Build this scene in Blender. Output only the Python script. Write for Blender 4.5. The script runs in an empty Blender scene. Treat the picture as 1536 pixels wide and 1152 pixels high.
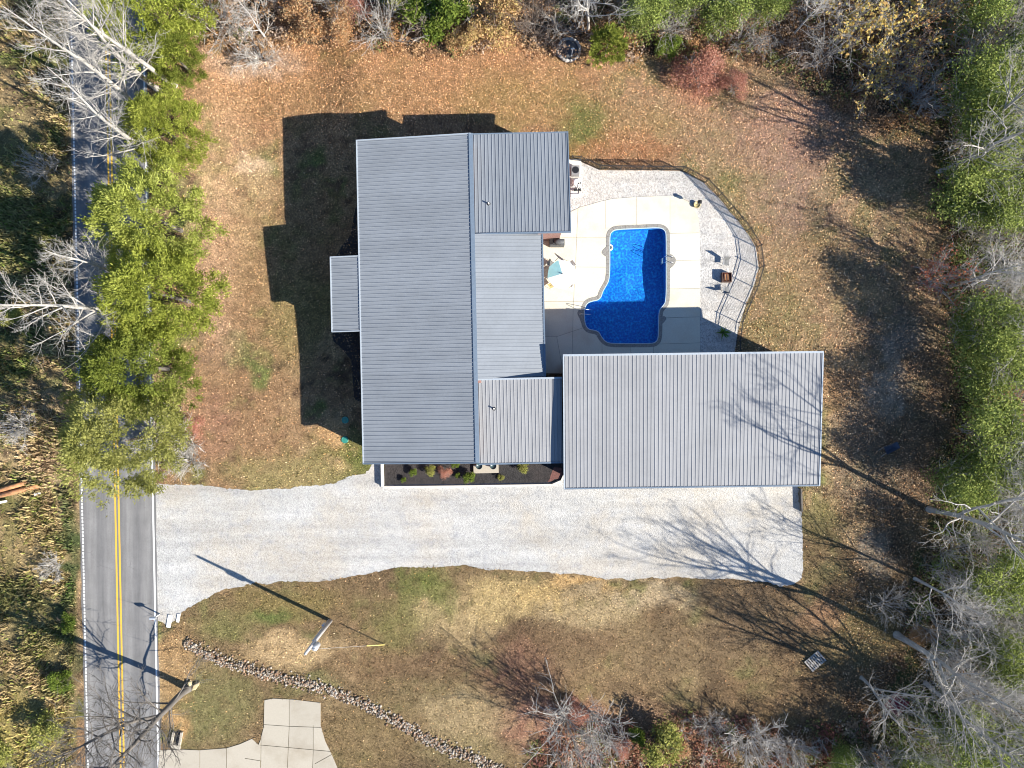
import bpy, bmesh, math, random
import numpy as np
from mathutils import Vector, Matrix, geometry

# ------------------------------------------------------------------ camera, light, exposure
scene = bpy.context.scene
COL = scene.collection
H = 62.74            # drone height (m)
S = 17.0             # photo pixels per metre on the ground

cam_d = bpy.data.cameras.new("drone_camera")
cam_d.lens = 25.0; cam_d.sensor_width = 36.0; cam_d.clip_end = 4000.0
cam = bpy.data.objects.new("drone_camera", cam_d); COL.objects.link(cam)
cam.location = (0, 0, H); cam.rotation_euler = (0, 0, 0)
scene.camera = cam

SUN_EL = math.radians(30.5)
SUN_TO = Vector((0.9, -0.436, 0)).normalized()          # horizontal direction towards the sun
sun_vec = Vector((SUN_TO.x*math.cos(SUN_EL), SUN_TO.y*math.cos(SUN_EL), math.sin(SUN_EL)))
world = bpy.data.worlds.new("World"); scene.world = world; world.use_nodes = True
wn = world.node_tree.nodes; wl = world.node_tree.links; wn.clear()
sky = wn.new("ShaderNodeTexSky"); sky.sky_type = 'NISHITA'; sky.sun_disc = False
sky.sun_elevation = SUN_EL
sky.sun_rotation = math.atan2(SUN_TO.x, SUN_TO.y)
sky.air_density = 1.0; sky.dust_density = 0.1; sky.ozone_density = 6.0
bg = wn.new("ShaderNodeBackground"); bg.inputs["Strength"].default_value = 0.078
wo = wn.new("ShaderNodeOutputWorld")
wl.new(sky.outputs[0], bg.inputs[0]); wl.new(bg.outputs[0], wo.inputs[0])
sun_d = bpy.data.lights.new("sun", 'SUN'); sun_d.energy = 5.0; sun_d.angle = math.radians(0.5)
sun_d.color = (1.0, 0.94, 0.84)
sun = bpy.data.objects.new("sun", sun_d); COL.objects.link(sun)
sun.rotation_euler = (-sun_vec).to_track_quat('-Z', 'Y').to_euler()
scene.view_settings.view_transform = 'Standard'
try: scene.view_settings.look = 'None'
except Exception: pass
scene.view_settings.exposure = 1.25
scene.view_settings.gamma = 1.0
scene.view_settings.use_curve_mapping = False
scene.cycles.pixel_filter_type = 'BLACKMAN_HARRIS'; scene.cycles.filter_width = 1.05
scene.cycles.max_bounces = 6
scene.cycles.diffuse_bounces = 2
scene.cycles.glossy_bounces = 2
scene.cycles.transmission_bounces = 3
scene.cycles.transparent_max_bounces = 6

rng = np.random.default_rng(7)
random.seed(7)

# ------------------------------------------------------------------ helpers
def P(u, v, z=0.0):
    k = (H - z) / H / S
    return Vector(((u - 768) * k, (576 - v) * k, z))
def to_px(x, y): return x * S + 768, 576 - y * S

def sm(t):
    t = np.clip(t, 0, 1); return t * t * (3 - 2 * t)
def gz(x, y):
    x = np.asarray(x, float); y = np.asarray(y, float)
    return -0.9 * sm((y - 1) / 15) * sm((-13.0 - x) / 5) * sm((x + 29) / 6)

def vnoise(x, y, seed):
    r = np.random.default_rng(seed).random((256, 256))
    xi = np.floor(x).astype(int); yi = np.floor(y).astype(int)
    fx = x - xi; fy = y - yi
    fx = fx*fx*(3-2*fx); fy = fy*fy*(3-2*fy)
    a = r[xi % 256, yi % 256]; b = r[(xi+1) % 256, yi % 256]
    c = r[xi % 256, (yi+1) % 256]; d = r[(xi+1) % 256, (yi+1) % 256]
    return a*(1-fx)*(1-fy) + b*fx*(1-fy) + c*(1-fx)*fy + d*fx*fy
def fbm(x, y, scale, seed, octv=4):
    s = 0; a = 0.5; t = 0
    for i in range(octv):
        s = s + a * vnoise(x*scale + 37*i, y*scale + 91*i, seed + i); t += a
        a *= 0.55; scale *= 2.1
    return np.clip((s/t-0.5)*1.45+0.5, 0, 1)

def inpoly(u, v, poly):
    u = np.asarray(u, float); v = np.asarray(v, float)
    res = np.zeros(u.shape, bool); n = len(poly)
    for i in range(n):
        x0, y0 = poly[i]; x1, y1 = poly[(i+1) % n]
        if y0 == y1: continue
        c = ((y0 > v) != (y1 > v)) & (u < (x1-x0) * (v-y0) / (y1-y0) + x0)
        res ^= c
    return res

def link(o, parent=None):
    COL.objects.link(o)
    if parent is not None: o.parent = parent
    return o
def tag(o, label=None, cat=None, group=None, kind=None):
    if label: o["label"] = label
    if cat: o["category"] = cat
    if group: o["group"] = group
    if kind: o["kind"] = kind
    return o
def empty(name, loc, rz=0.0):
    o = bpy.data.objects.new(name, None); COL.objects.link(o)
    o.location = loc; o.rotation_euler = (0, 0, rz); o.empty_display_size = 0.3
    return o
def copy_tree(root):
    r = root.copy(); COL.objects.link(r)
    for ch in root.children:
        c = ch.copy(); COL.objects.link(c); c.parent = r
        for g in ch.children:
            d = g.copy(); COL.objects.link(d); d.parent = c
    return r

def mesh_np(name, V, F, mat=None, col=None, smooth=False):
    V = np.asarray(V, np.float32); F = np.asarray(F, np.int32)
    me = bpy.data.meshes.new(name)
    n, k = F.shape
    me.vertices.add(len(V)); me.vertices.foreach_set("co", V.ravel())
    me.loops.add(n*k); me.loops.foreach_set("vertex_index", F.ravel())
    me.polygons.add(n)
    me.polygons.foreach_set("loop_start", np.arange(0, n*k, k, dtype=np.int32))
    me.polygons.foreach_set("loop_total", np.full(n, k, np.int32))
    if smooth: me.polygons.foreach_set("use_smooth", np.ones(n, bool))
    me.update(calc_edges=True)
    if col is not None:
        a = me.color_attributes.new("col", 'FLOAT_COLOR', 'POINT')
        c = np.ones((len(V), 4), np.float32); c[:, :col.shape[1]] = col
        a.data.foreach_set("color", c.ravel())
    if mat: me.materials.append(mat)
    return me

class MB:
    """collects simple shapes into one mesh"""
    def __init__(s): s.v = []; s.f = []; s.sm = False
    def add(s, vs, fs):
        o = len(s.v); s.v += [tuple(x) for x in vs]; s.f += [tuple(i+o for i in f) for f in fs]; return s
    def hexa(s, b, t):
        return s.add(list(b)+list(t), [(3,2,1,0),(4,5,6,7),(0,1,5,4),(1,2,6,5),(2,3,7,6),(3,0,4,7)])
    def box(s, c, d, rz=0.0, tilt=None):
        hx, hy, hz = d[0]/2, d[1]/2, d[2]/2
        M = Matrix.Rotation(rz, 3, 'Z')
        if tilt is not None: M = M @ tilt
        vs = [Vector(c) + M @ Vector((x, y, z)) for z in (-hz, hz) for x, y in ((-hx,-hy),(hx,-hy),(hx,hy),(-hx,hy))]
        return s.hexa(vs[:4], vs[4:])
    def tube(s, pts, rad, n=6, caps=True):
        pts = [Vector(p) for p in pts]
        if not hasattr(rad, '__len__'): rad = [rad]*len(pts)
        rings = []; up = None
        for i, p in enumerate(pts):
            d = (pts[min(i+1, len(pts)-1)] - pts[max(i-1, 0)]).normalized()
            if up is None:
                a = Vector((0,0,1)) if abs(d.z) < 0.9 else Vector((1,0,0))
                up = d.cross(a).normalized()
            up = (up - d*up.dot(d)).normalized(); w = d.cross(up)
            rings.append([p + (up*math.cos(2*math.pi*j/n) + w*math.sin(2*math.pi*j/n))*rad[i] for j in range(n)])
        vs = [q for r in rings for q in r]; fs = []
        for i in range(len(pts)-1):
            for j in range(n):
                fs.append((i*n+j, i*n+(j+1) % n, (i+1)*n+(j+1) % n, (i+1)*n+j))
        if caps:
            fs.append(tuple(range(n-1, -1, -1))); fs.append(tuple((len(pts)-1)*n+j for j in range(n)))
        return s.add(vs, fs)
    def disc_stack(s, c, prof, n=16, rz=0.0, sx=1.0, sy=1.0):
        """lathe: prof = [(r,z)...] around z through c"""
        vs = []; fs = []
        for r, z in prof:
            for j in range(n):
                a = rz + 2*math.pi*j/n
                vs.append((c[0]+r*sx*math.cos(a), c[1]+r*sy*math.sin(a), c[2]+z))
        for i in range(len(prof)-1):
            for j in range(n):
                fs.append((i*n+j, i*n+(j+1) % n, (i+1)*n+(j+1) % n, (i+1)*n+j))
        fs.append(tuple(range(n-1, -1, -1))); fs.append(tuple((len(prof)-1)*n+j for j in range(n)))
        return s.add(vs, fs)
    def mesh(s, name, mat, smooth=False):
        me = bpy.data.meshes.new(name); me.from_pydata(s.v, [], s.f)
        if mat: me.materials.append(mat)
        if smooth:
            me.polygons.foreach_set("use_smooth", np.ones(len(me.polygons), bool))
        me.update(); return me
    def build(s, name, mat, parent=None, smooth=False, bevel=0.0):
        o = bpy.data.objects.new(name, s.mesh(name, mat, smooth)); link(o, parent)
        if bevel:
            b = o.modifiers.new("bevel", 'BEVEL'); b.width = bevel; b.segments = 2; b.limit_method = 'ANGLE'
        return o

# ------------------------------------------------------------------ materials
def nmat(name):
    m = bpy.data.materials.new(name); m.use_nodes = True
    nt = m.node_tree; b = nt.nodes["Principled BSDF"]
    return m, nt, b
def nd(nt, t, **kw):
    n = nt.nodes.new(t)
    for k, v in kw.items(): setattr(n, k, v)
    return n
def noise(nt, scale, detail=3.0, rough=0.6, vec=None):
    n = nd(nt, "ShaderNodeTexNoise"); n.inputs["Scale"].default_value = scale
    n.inputs["Detail"].default_value = detail; n.inputs["Roughness"].default_value = rough
    if vec is not None: nt.links.new(vec, n.inputs["Vector"])
    return n
def ramp(nt, src, stops):
    r = nd(nt, "ShaderNodeValToRGB"); el = r.color_ramp.elements
    while len(el) < len(stops): el.new(0.5)
    for e, (p, c) in zip(el, stops):
        e.position = p; e.color = (c[0], c[1], c[2], 1) if hasattr(c, '__len__') else (c, c, c, 1)
    nt.links.new(src, r.inputs[0]); return r
def mixc(nt, a, b, fac, mode='MIX'):
    m = nd(nt, "ShaderNodeMix", data_type='RGBA', blend_type=mode)
    for s_, i in ((fac, 0), (a, 6), (b, 7)):
        if hasattr(s_, 'is_linked') or hasattr(s_, 'links'): nt.links.new(s_, m.inputs[i])
        elif i == 0: m.inputs[0].default_value = s_
        else: m.inputs[i].default_value = (s_[0], s_[1], s_[2], 1) if hasattr(s_, '__len__') else (s_, s_, s_, 1)
    return m.outputs[2]
def bump(nt, b, src, strength, dist):
    n = nd(nt, "ShaderNodeBump"); n.inputs["Strength"].default_value = strength; n.inputs["Distance"].default_value = dist
    nt.links.new(src, n.inputs["Height"]); nt.links.new(n.outputs[0], b.inputs["Normal"]); return n
def objco(nt): return nd(nt, "ShaderNodeTexCoord").outputs["Object"]
def geopos(nt): return nd(nt, "ShaderNodeNewGeometry").outputs["Position"]

def simple(name, c, rough=0.7, metal=0.0, var=0.18, scale=6.0, bmp=0.0):
    m, nt, b = nmat(name)
    n = noise(nt, scale, 4, 0.6, geopos(nt))
    lo = [x*(1-var) for x in c]; hi = [min(1, x*(1+var)) for x in c]
    r = ramp(nt, n.outputs[0], [(0.3, lo), (0.7, hi)])
    nt.links.new(r.outputs[0], b.inputs["Base Color"])
    b.inputs["Roughness"].default_value = rough; b.inputs["Metallic"].default_value = metal
    if bmp: bump(nt, b, n.outputs[0], 0.5, bmp)
    return m

def ground_mat():
    m, nt, b = nmat("lawn_and_leaf_litter")
    pos = geopos(nt)
    ca = nd(nt, "ShaderNodeVertexColor", layer_name="col")
    n1 = noise(nt, 1.3, 5, 0.65, pos); n2 = noise(nt, 7.0, 3, 0.7, pos); n3 = noise(nt, 22.0, 2, 0.7, pos)
    c = mixc(nt, ca.outputs[0], ramp(nt, n1.outputs[0], [(0.25, 0.55), (0.75, 1.35)]).outputs[0], 1.0, 'MULTIPLY')
    c = mixc(nt, c, ramp(nt, n2.outputs[0], [(0.3, 0.5), (0.7, 1.45)]).outputs[0], 1.0, 'MULTIPLY')
    c = mixc(nt, c, ramp(nt, n3.outputs[0], [(0.36, 0.22), (0.5, 0.78), (0.66, 1.7)]).outputs[0], 1.0, 'MULTIPLY')
    nt.links.new(c, b.inputs["Base Color"]); b.inputs["Roughness"].default_value = 0.95
    b.inputs["Specular IOR Level"].default_value = 0.1
    bump(nt, b, n3.outputs[0], 0.9, 0.06)
    return m
def leaf_mat(name, trans=0.3, objvar=0.12):
    m = bpy.data.materials.new(name); m.use_nodes = True; nt = m.node_tree; nt.nodes.clear()
    ca = nd(nt, "ShaderNodeVertexColor", layer_name="col")
    oi = nd(nt, "ShaderNodeObjectInfo")
    hsv = nd(nt, "ShaderNodeHueSaturation")
    mr = nd(nt, "ShaderNodeMapRange"); mr.inputs[3].default_value = 1-objvar; mr.inputs[4].default_value = 1+objvar
    nt.links.new(oi.outputs["Random"], mr.inputs[0]); nt.links.new(mr.outputs[0], hsv.inputs["Value"])
    nt.links.new(ca.outputs[0], hsv.inputs["Color"])
    d = nd(nt, "ShaderNodeBsdfDiffuse"); t = nd(nt, "ShaderNodeBsdfTranslucent"); mx = nd(nt, "ShaderNodeMixShader")
    mx.inputs[0].default_value = trans
    nt.links.new(hsv.outputs[0], d.inputs[0]); nt.links.new(hsv.outputs[0], t.inputs[0])
    nt.links.new(d.outputs[0], mx.inputs[1]); nt.links.new(t.outputs[0], mx.inputs[2])
    o = nd(nt, "ShaderNodeOutputMaterial"); nt.links.new(mx.outputs[0], o.inputs[0])
    return m
def gravel_mat(name, base, warm, cool, scale=1.0):
    m, nt, b = nmat(name)
    pos = geopos(nt)
    big = noise(nt, 0.16, 4, 0.6, pos); mid = noise(nt, 1.1, 4, 0.65, pos)
    mp = nd(nt, "ShaderNodeMapping"); mp.inputs["Scale"].default_value = (0.10, 1.0, 1.0); nt.links.new(pos, mp.inputs[0])
    streak = noise(nt, 0.9, 4, 0.6, mp.outputs[0])
    vor = nd(nt, "ShaderNodeTexVoronoi"); vor.inputs["Scale"].default_value = 12.0*scale; nt.links.new(pos, vor.inputs["Vector"])
    fine = noise(nt, 26.0*scale, 2, 0.7, pos)
    c = mixc(nt, base, warm, ramp(nt, big.outputs[0], [(0.42, 0.0), (0.62, 1.0)]).outputs[0])
    c = mixc(nt, c, cool, ramp(nt, mid.outputs[0], [(0.5, 0.0), (0.72, 0.75)]).outputs[0])
    c = mixc(nt, c, ramp(nt, streak.outputs[0], [(0.3, 0.79), (0.7, 1.1)]).outputs[0], 1.0, 'MULTIPLY')
    bw = nd(nt, "ShaderNodeRGBToBW"); nt.links.new(vor.outputs["Color"], bw.inputs[0])
    c = mixc(nt, c, ramp(nt, bw.outputs[0], [(0.1, 0.68), (0.5, 0.98), (0.9, 1.18)]).outputs[0], 1.0, 'MULTIPLY')
    c = mixc(nt, c, ramp(nt, fine.outputs[0], [(0.3, 0.75), (0.7, 1.15)]).outputs[0], 1.0, 'MULTIPLY')
    nt.links.new(c, b.inputs["Base Color"]); b.inputs["Roughness"].default_value = 0.9
    b.inputs["Specular IOR Level"].default_value = 0.2
    bump(nt, b, vor.outputs["Distance"], 0.6, 0.03)
    return m
def concrete_mat(name, c, stain, joint=False):
    m, nt, b = nmat(name)
    pos = geopos(nt)
    a = noise(nt, 0.35, 5, 0.6, pos); f = noise(nt, 14, 3, 0.6, pos)
    oi = nd(nt, "ShaderNodeObjectInfo")
    col = mixc(nt, c, stain, ramp(nt, a.outputs[0], [(0.5, 0.0), (0.74, 0.8)]).outputs[0])
    col = mixc(nt, col, ramp(nt, f.outputs[0], [(0.3, 0.92), (0.7, 1.06)]).outputs[0], 1.0, 'MULTIPLY')
    col = mixc(nt, col, ramp(nt, oi.outputs["Random"], [(0, 0.94), (1, 1.04)]).outputs[0], 1.0, 'MULTIPLY')
    nt.links.new(col, b.inputs["Base Color"]); b.inputs["Roughness"].default_value = 0.85
    bump(nt, b, f.outputs[0], 0.2, 0.01)
    return m
def asphalt_mat():
    m, nt, b = nmat("worn_asphalt")
    pos = objco(nt)
    sx = nd(nt, "ShaderNodeSeparateXYZ"); nt.links.new(pos, sx.inputs[0])
    wv = nd(nt, "ShaderNodeMath", operation='MULTIPLY'); wv.inputs[1].default_value = 3.9; nt.links.new(sx.outputs[0], wv.inputs[0])
    cs = nd(nt, "ShaderNodeMath", operation='COSINE'); nt.links.new(wv.outputs[0], cs.inputs[0])
    mr = nd(nt, "ShaderNodeMapRange"); mr.inputs[1].default_value = -1; nt.links.new(cs.outputs[0], mr.inputs[0])
    mp = nd(nt, "ShaderNodeMapping"); mp.inputs["Scale"].default_value = (1.0, 0.06, 1.0); nt.links.new(pos, mp.inputs[0])
    st = noise(nt, 3.0, 4, 0.6, mp.outputs[0]); f = noise(nt, 30, 2, 0.7, pos); g = noise(nt, 0.6, 4, 0.6, pos)
    c = ramp(nt, mr.outputs[0], [(0.0, (0.155, 0.152, 0.150)), (1.0, (0.205, 0.200, 0.194))]).outputs[0]
    c = mixc(nt, c, ramp(nt, st.outputs[0], [(0.3, 0.82), (0.7, 1.16)]).outputs[0], 1.0, 'MULTIPLY')
    c = mixc(nt, c, ramp(nt, g.outputs[0], [(0.3, 0.9), (0.7, 1.1)]).outputs[0], 1.0, 'MULTIPLY')
    c = mixc(nt, c, ramp(nt, f.outputs[0], [(0.3, 0.8), (0.7, 1.2)]).outputs[0], 1.0, 'MULTIPLY')
    wv2 = noise(nt, 1.2, 3, 0.6, pos); wp = mixc(nt, pos, wv2.outputs["Color"], 0.12)
    ck = nd(nt, "ShaderNodeTexVoronoi", feature='DISTANCE_TO_EDGE'); ck.inputs["Scale"].default_value = 0.42; nt.links.new(wp, ck.inputs["Vector"])
    cm_ = ramp(nt, ck.outputs["Distance"], [(0.0, 0.0), (0.014, 1.0)]); ms = ramp(nt, g.outputs[0], [(0.54, 1.0), (0.64, 0.0)])
    ml = nd(nt, "ShaderNodeMath", operation='MAXIMUM'); nt.links.new(cm_.outputs[0], ml.inputs[0]); nt.links.new(ms.outputs[0], ml.inputs[1])
    c = mixc(nt, c, ramp(nt, ml.outputs[0], [(0.0, 0.72), (1.0, 1.0)]).outputs[0], 1.0, 'MULTIPLY')
    nt.links.new(c, b.inputs["Base Color"]); b.inputs["Roughness"].default_value = 0.85
    bump(nt, b, f.outputs[0], 0.3, 0.01)
    return m
def roof_mat(name, c):
    m, nt, b = nmat(name)
    pos = geopos(nt); oi = nd(nt, "ShaderNodeObjectInfo")
    a = noise(nt, 0.5, 5, 0.6, pos); d = noise(nt, 5.0, 4, 0.7, pos)
    col = mixc(nt, c, [x*0.9 for x in c], ramp(nt, a.outputs[0], [(0.4, 0.0), (0.7, 1.0)]).outputs[0])
    col = mixc(nt, col, ramp(nt, d.outputs[0], [(0.25, 0.93), (0.7, 1.03)]).outputs[0], 1.0, 'MULTIPLY')
    col = mixc(nt, col, ramp(nt, oi.outputs["Random"], [(0, 0.955), (1, 1.035)]).outputs[0], 1.0, 'MULTIPLY')
    nt.links.new(col, b.inputs["Base Color"])
    b.inputs["Roughness"].default_value = 0.5; b.inputs["Specular IOR Level"].default_value = 0.35
    return m
def brick_mat():
    m, nt, b = nmat("red_brown_brick")
    tc = objco(nt)
    mp = nd(nt, "ShaderNodeMapping"); mp.inputs["Rotation"].default_value = (math.pi/2, 0, 0); nt.links.new(tc, mp.inputs[0])
    br = nd(nt, "ShaderNodeTexBrick"); br.inputs["Scale"].default_value = 4.0
    br.inputs["Color1"].default_value = (0.24, 0.10, 0.08, 1); br.inputs["Color2"].default_value = (0.17, 0.075, 0.06, 1)
    br.inputs["Mortar"].default_value = (0.4, 0.36, 0.33, 1); nt.links.new(mp.outputs[0], br.inputs["Vector"])
    nt.links.new(br.outputs[0], b.inputs["Base Color"]); b.inputs["Roughness"].default_value = 0.85
    return m
def bark_mat(name, c):
    m, nt, b = nmat(name)
    pos = objco(nt)
    mp = nd(nt, "ShaderNodeMapping"); mp.inputs["Scale"].default_value = (1, 1, 0.25); nt.links.new(pos, mp.inputs[0])
    n = noise(nt, 5.0, 4, 0.7, mp.outputs[0])
    r = ramp(nt, n.outputs[0], [(0.3, [x*0.6 for x in c]), (0.55, c), (0.8, [min(1, x*1.25) for x in c])])
    nt.links.new(r.outputs[0], b.inputs["Base Color"]); b.inputs["Roughness"].default_value = 0.85
    b.inputs["Specular IOR Level"].default_value = 0.15
    return m
def pool_mat():
    m, nt, b = nmat("blue_pool_liner")
    pos = geopos(nt)
    wob = noise(nt, 2.5, 2, 0.6, pos)
    add = mixc(nt, pos, wob.outputs["Color"], 0.18)
    v = nd(nt, "ShaderNodeTexVoronoi", feature='SMOOTH_F1'); v.inputs["Scale"].default_value = 7.5; nt.links.new(add, v.inputs["Vector"])
    n = noise(nt, 7.0, 3, 0.6, pos)
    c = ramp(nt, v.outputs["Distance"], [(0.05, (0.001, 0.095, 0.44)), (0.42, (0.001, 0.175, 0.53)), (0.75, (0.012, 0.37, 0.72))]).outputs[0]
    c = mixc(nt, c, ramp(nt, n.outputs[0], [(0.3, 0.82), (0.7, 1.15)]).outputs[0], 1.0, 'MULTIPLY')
    nt.links.new(c, b.inputs["Base Color"]); b.inputs["Roughness"].default_value = 0.6
    return m
def water_mat():
    m = bpy.data.materials.new("clear_pool_water"); m.use_nodes = True; nt = m.node_tree; nt.nodes.clear()
    tr = nd(nt, "ShaderNodeBsdfTransparent"); tr.inputs[0].default_value = (0.72, 0.88, 0.97, 1)
    gl = nd(nt, "ShaderNodeBsdfGlossy"); gl.inputs["Roughness"].default_value = 0.04
    
    pos = geopos(nt); n = noise(nt, 3.2, 3, 0.6, pos)
    bp = nd(nt, "ShaderNodeBump"); bp.inputs["Strength"].default_value = 0.35; bp.inputs["Distance"].default_value = 0.05
    nt.links.new(n.outputs[0], bp.inputs["Height"]); nt.links.new(bp.outputs[0], gl.inputs["Normal"]); 
    mx = nd(nt, "ShaderNodeMixShader"); mx.inputs[0].default_value = 0.022
    nt.links.new(tr.outputs[0], mx.inputs[1]); nt.links.new(gl.outputs[0], mx.inputs[2])
    o = nd(nt, "ShaderNodeOutputMaterial"); nt.links.new(mx.outputs[0], o.inputs[0])
    return m
def paint_mat(name, c, worn=0.35):
    m, nt, b = nmat(name)
    pos = geopos(nt); n = noise(nt, 9.0, 4, 0.75, pos)
    col = mixc(nt, c, (0.2, 0.195, 0.19), ramp(nt, n.outputs[0], [(0.52, 0.0), (0.66, worn)]).outputs[0])
    nt.links.new(col, b.inputs["Base Color"]); b.inputs["Roughness"].default_value = 0.7
    return m

M = {}
M['ground'] = ground_mat()
M['litter'] = leaf_mat("dry_fallen_leaf", 0.2, 0.0)
M['grass'] = leaf_mat("grass_blade", 0.3, 0.0)
M['leaf'] = leaf_mat("living_leaf", 0.35, 0.12)
M['gravel'] = gravel_mat("white_crushed_gravel", (0.475, 0.468, 0.448), (0.465, 0.43, 0.375), (0.355, 0.36, 0.37), 1.3)
M['bedgravel'] = gravel_mat("grey_pool_gravel", (0.50, 0.485, 0.46), (0.54, 0.50, 0.45), (0.40, 0.395, 0.39), 0.8)
M['mulch'] = gravel_mat("black_mulch", (0.042, 0.040, 0.040), (0.055, 0.045, 0.043), (0.028, 0.027, 0.028), 0.8)
M['redmulch'] = simple("reddish_mulch", (0.14, 0.06, 0.05), 0.9, var=0.5, scale=12)
M['deck'] = concrete_mat("cream_pool_concrete", (0.62, 0.585, 0.475), (0.56, 0.46, 0.34))
M['jointfill'] = simple("dark_joint", (0.22, 0.20, 0.17), 0.9)
M['joint_moss'] = simple('mossy_joint', (0.21, 0.175, 0.09), 0.9, var=0.4)
M['oldconc'] = concrete_mat("old_grey_concrete", (0.40, 0.36, 0.29), (0.30, 0.255, 0.19))
M['curb'] = concrete_mat("pale_curb_concrete", (0.62, 0.59, 0.53), (0.5, 0.46, 0.4))
M['asphalt'] = asphalt_mat()
M['white_line'] = paint_mat("white_road_paint", (0.78, 0.78, 0.76))
M['yellow_line'] = paint_mat("yellow_road_paint", (0.72, 0.42, 0.04))
M['roof'] = roof_mat("slate_grey_metal", (0.222, 0.243, 0.268))
M['groof'] = roof_mat("grey_metal", (0.275, 0.278, 0.285))
M['trim'] = simple("blue_grey_trim", (0.13, 0.17, 0.22), 0.45, var=0.1)
M['ltrim'] = simple("pale_grey_trim", (0.34, 0.38, 0.42), 0.45, var=0.1)
M['brick'] = brick_mat()
M['siding'] = simple("grey_metal_siding", (0.30, 0.31, 0.33), 0.5, var=0.08)
M['white'] = simple("white_plastic", (0.78, 0.78, 0.77), 0.4, var=0.06)
M['black'] = simple("black_metal", (0.015, 0.015, 0.016), 0.45, var=0.3)
M['coping'] = simple("grey_stone_coping", (0.235, 0.225, 0.205), 0.85, var=0.28, scale=9)
M['rim'] = simple('pale_blue_rim', (0.42,0.55,0.60), 0.5, var=0.05)
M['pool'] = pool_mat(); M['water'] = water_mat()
M['steel'] = simple("polished_steel", (0.75, 0.76, 0.78), 0.18, 1.0, var=0.05)
M['teal'] = simple("teal_canvas", (0.36, 0.70, 0.73), 0.85, var=0.06, scale=3)
M['canvas'] = simple("white_canvas", (0.80, 0.80, 0.79), 0.85, var=0.04, scale=3)
M['wood'] = simple("weathered_timber", (0.37, 0.34, 0.30), 0.85, var=0.5)
M['rust'] = simple("orange_pine_timber", (0.42, 0.20, 0.09), 0.8, var=0.4, scale=3)
M['pole'] = simple("grey_pole_timber", (0.46, 0.44, 0.42), 0.8, var=0.2)
M['galv'] = simple("galvanised_grey", (0.55, 0.57, 0.59), 0.4, 0.3, var=0.1)
M['greylid'] = simple("grey_cover_fabric", (0.075, 0.08, 0.085), 0.7, var=0.25)
M['teal_lid'] = simple("green_plastic_lid", (0.03, 0.22, 0.17), 0.5, var=0.15)
M['blue_tray'] = simple("navy_steel_tray", (0.035, 0.05, 0.085), 0.45, var=0.25)
M['redpaint'] = simple("dark_red_paint", (0.20, 0.03, 0.045), 0.6, var=0.4)
M['ac'] = simple("grey_ac_case", (0.22, 0.22, 0.22), 0.6, var=0.1)
M['stone'] = simple("pale_fieldstone", (0.42, 0.39, 0.35), 0.9, var=0.35, scale=3)
M['yellowstone'] = simple("yellow_sandstone", (0.40, 0.33, 0.19), 0.9, var=0.2, scale=3)
M['yellow'] = simple("yellow_plastic", (0.62, 0.52, 0.16), 0.5, var=0.05)
M['mesh'] = simple("grey_mesh_fabric", (0.20, 0.20, 0.195), 0.8, var=0.1)
M['ash'] = simple("rust_and_embers", (0.26, 0.06, 0.03), 0.9, var=0.6, scale=7)
M['rusty_steel'] = simple("rusty_brown_steel", (0.10, 0.055, 0.04), 0.8, var=0.4)
M['tan'] = simple("tan_ceramic", (0.45, 0.36, 0.16), 0.6, var=0.15)
M['pot'] = simple("dark_teal_pot", (0.03, 0.06, 0.07), 0.4, var=0.2)
M['glass'] = simple("dark_window_glass", (0.02, 0.025, 0.03), 0.08, var=0.1)
M['bark_white'] = bark_mat("white_sycamore_bark", (0.41, 0.385, 0.35))
M['bark_grey'] = bark_mat("grey_bark", (0.39, 0.365, 0.33))
M['bark_pale'] = bark_mat("pale_grey_bark", (0.48, 0.45, 0.41))
M['bark_brown'] = bark_mat("brown_bark", (0.20, 0.16, 0.13))
M['bark_dark'] = bark_mat("dark_bark", (0.15, 0.135, 0.12))

# ------------------------------------------------------------------ outlines (photo pixels -> ground)
POOL = [(919,347),(925,344.5),(960,343),(986,341.8),(993,343),(998,347),(999,355),(999,400),(999,452),(994,459),(988,466),(987.5,490),(987,508),(983,513.5),(976,515),(945,515),(918,515),(909,513),(902,505),(899,498),(892,495),(883,494),(878,487),(876.5,474),(877,463),(881,455),(888,452),(897,450.5),(902,446),(904,438),(910,428),(914,420),(915,400),(915,370),(915,352)]
DECK = [(800,345),(856,345),(856,318),(870,311),(885,307),(902,302),(918,298.5),(955,295.5),(1000,294),(1020,294.5),(1034,302),(1044,315),(1048,330),(1049.5,360),(1050,560),(800,560)]
GBED = [(850,330),(850,242),(870,242),(899,255),(1022,256.5),(1030,260),(1057,275),(1077,296),(1094,316),(1119,346),(1134,371),(1138,402),(1130,431),(1119,456),(1107,496),(1100,540),(1040,560),(900,560),(850,400)]
DRIVE = [(226,728),(245,727),(300,728),(380,735),(450,730),(520,718),(545,712),(556,700),(562,680),(576,680),(576,720),(852,720),(900,715),(1194,715),(1198,740),(1203,770),(1207,850),(1200,873),(1178,881),(1140,872),(1080,868),(1020,866),(920,869),(880,862),(800,858),(740,853),(690,848),(640,848),(590,853),(540,862),(480,871),(400,874),(350,882),(310,897),(275,918),(262,930),(247,936),(228,928)]
LOWDRIVE = [(397,1050),(410,1047.5),(440,1049),(481,1054),(481,1088),(488,1112),(497,1130),(512,1165),(236,1165),(240,1125),(275,1124),(300,1125),(340,1122),(360,1116),(378,1108),(388,1117),(391,1110),(396,1090)]
MULCH = [(577,690),(846,690),(846,712),(840,719),(828,723.5),(700,725.5),(577,727)]

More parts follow.
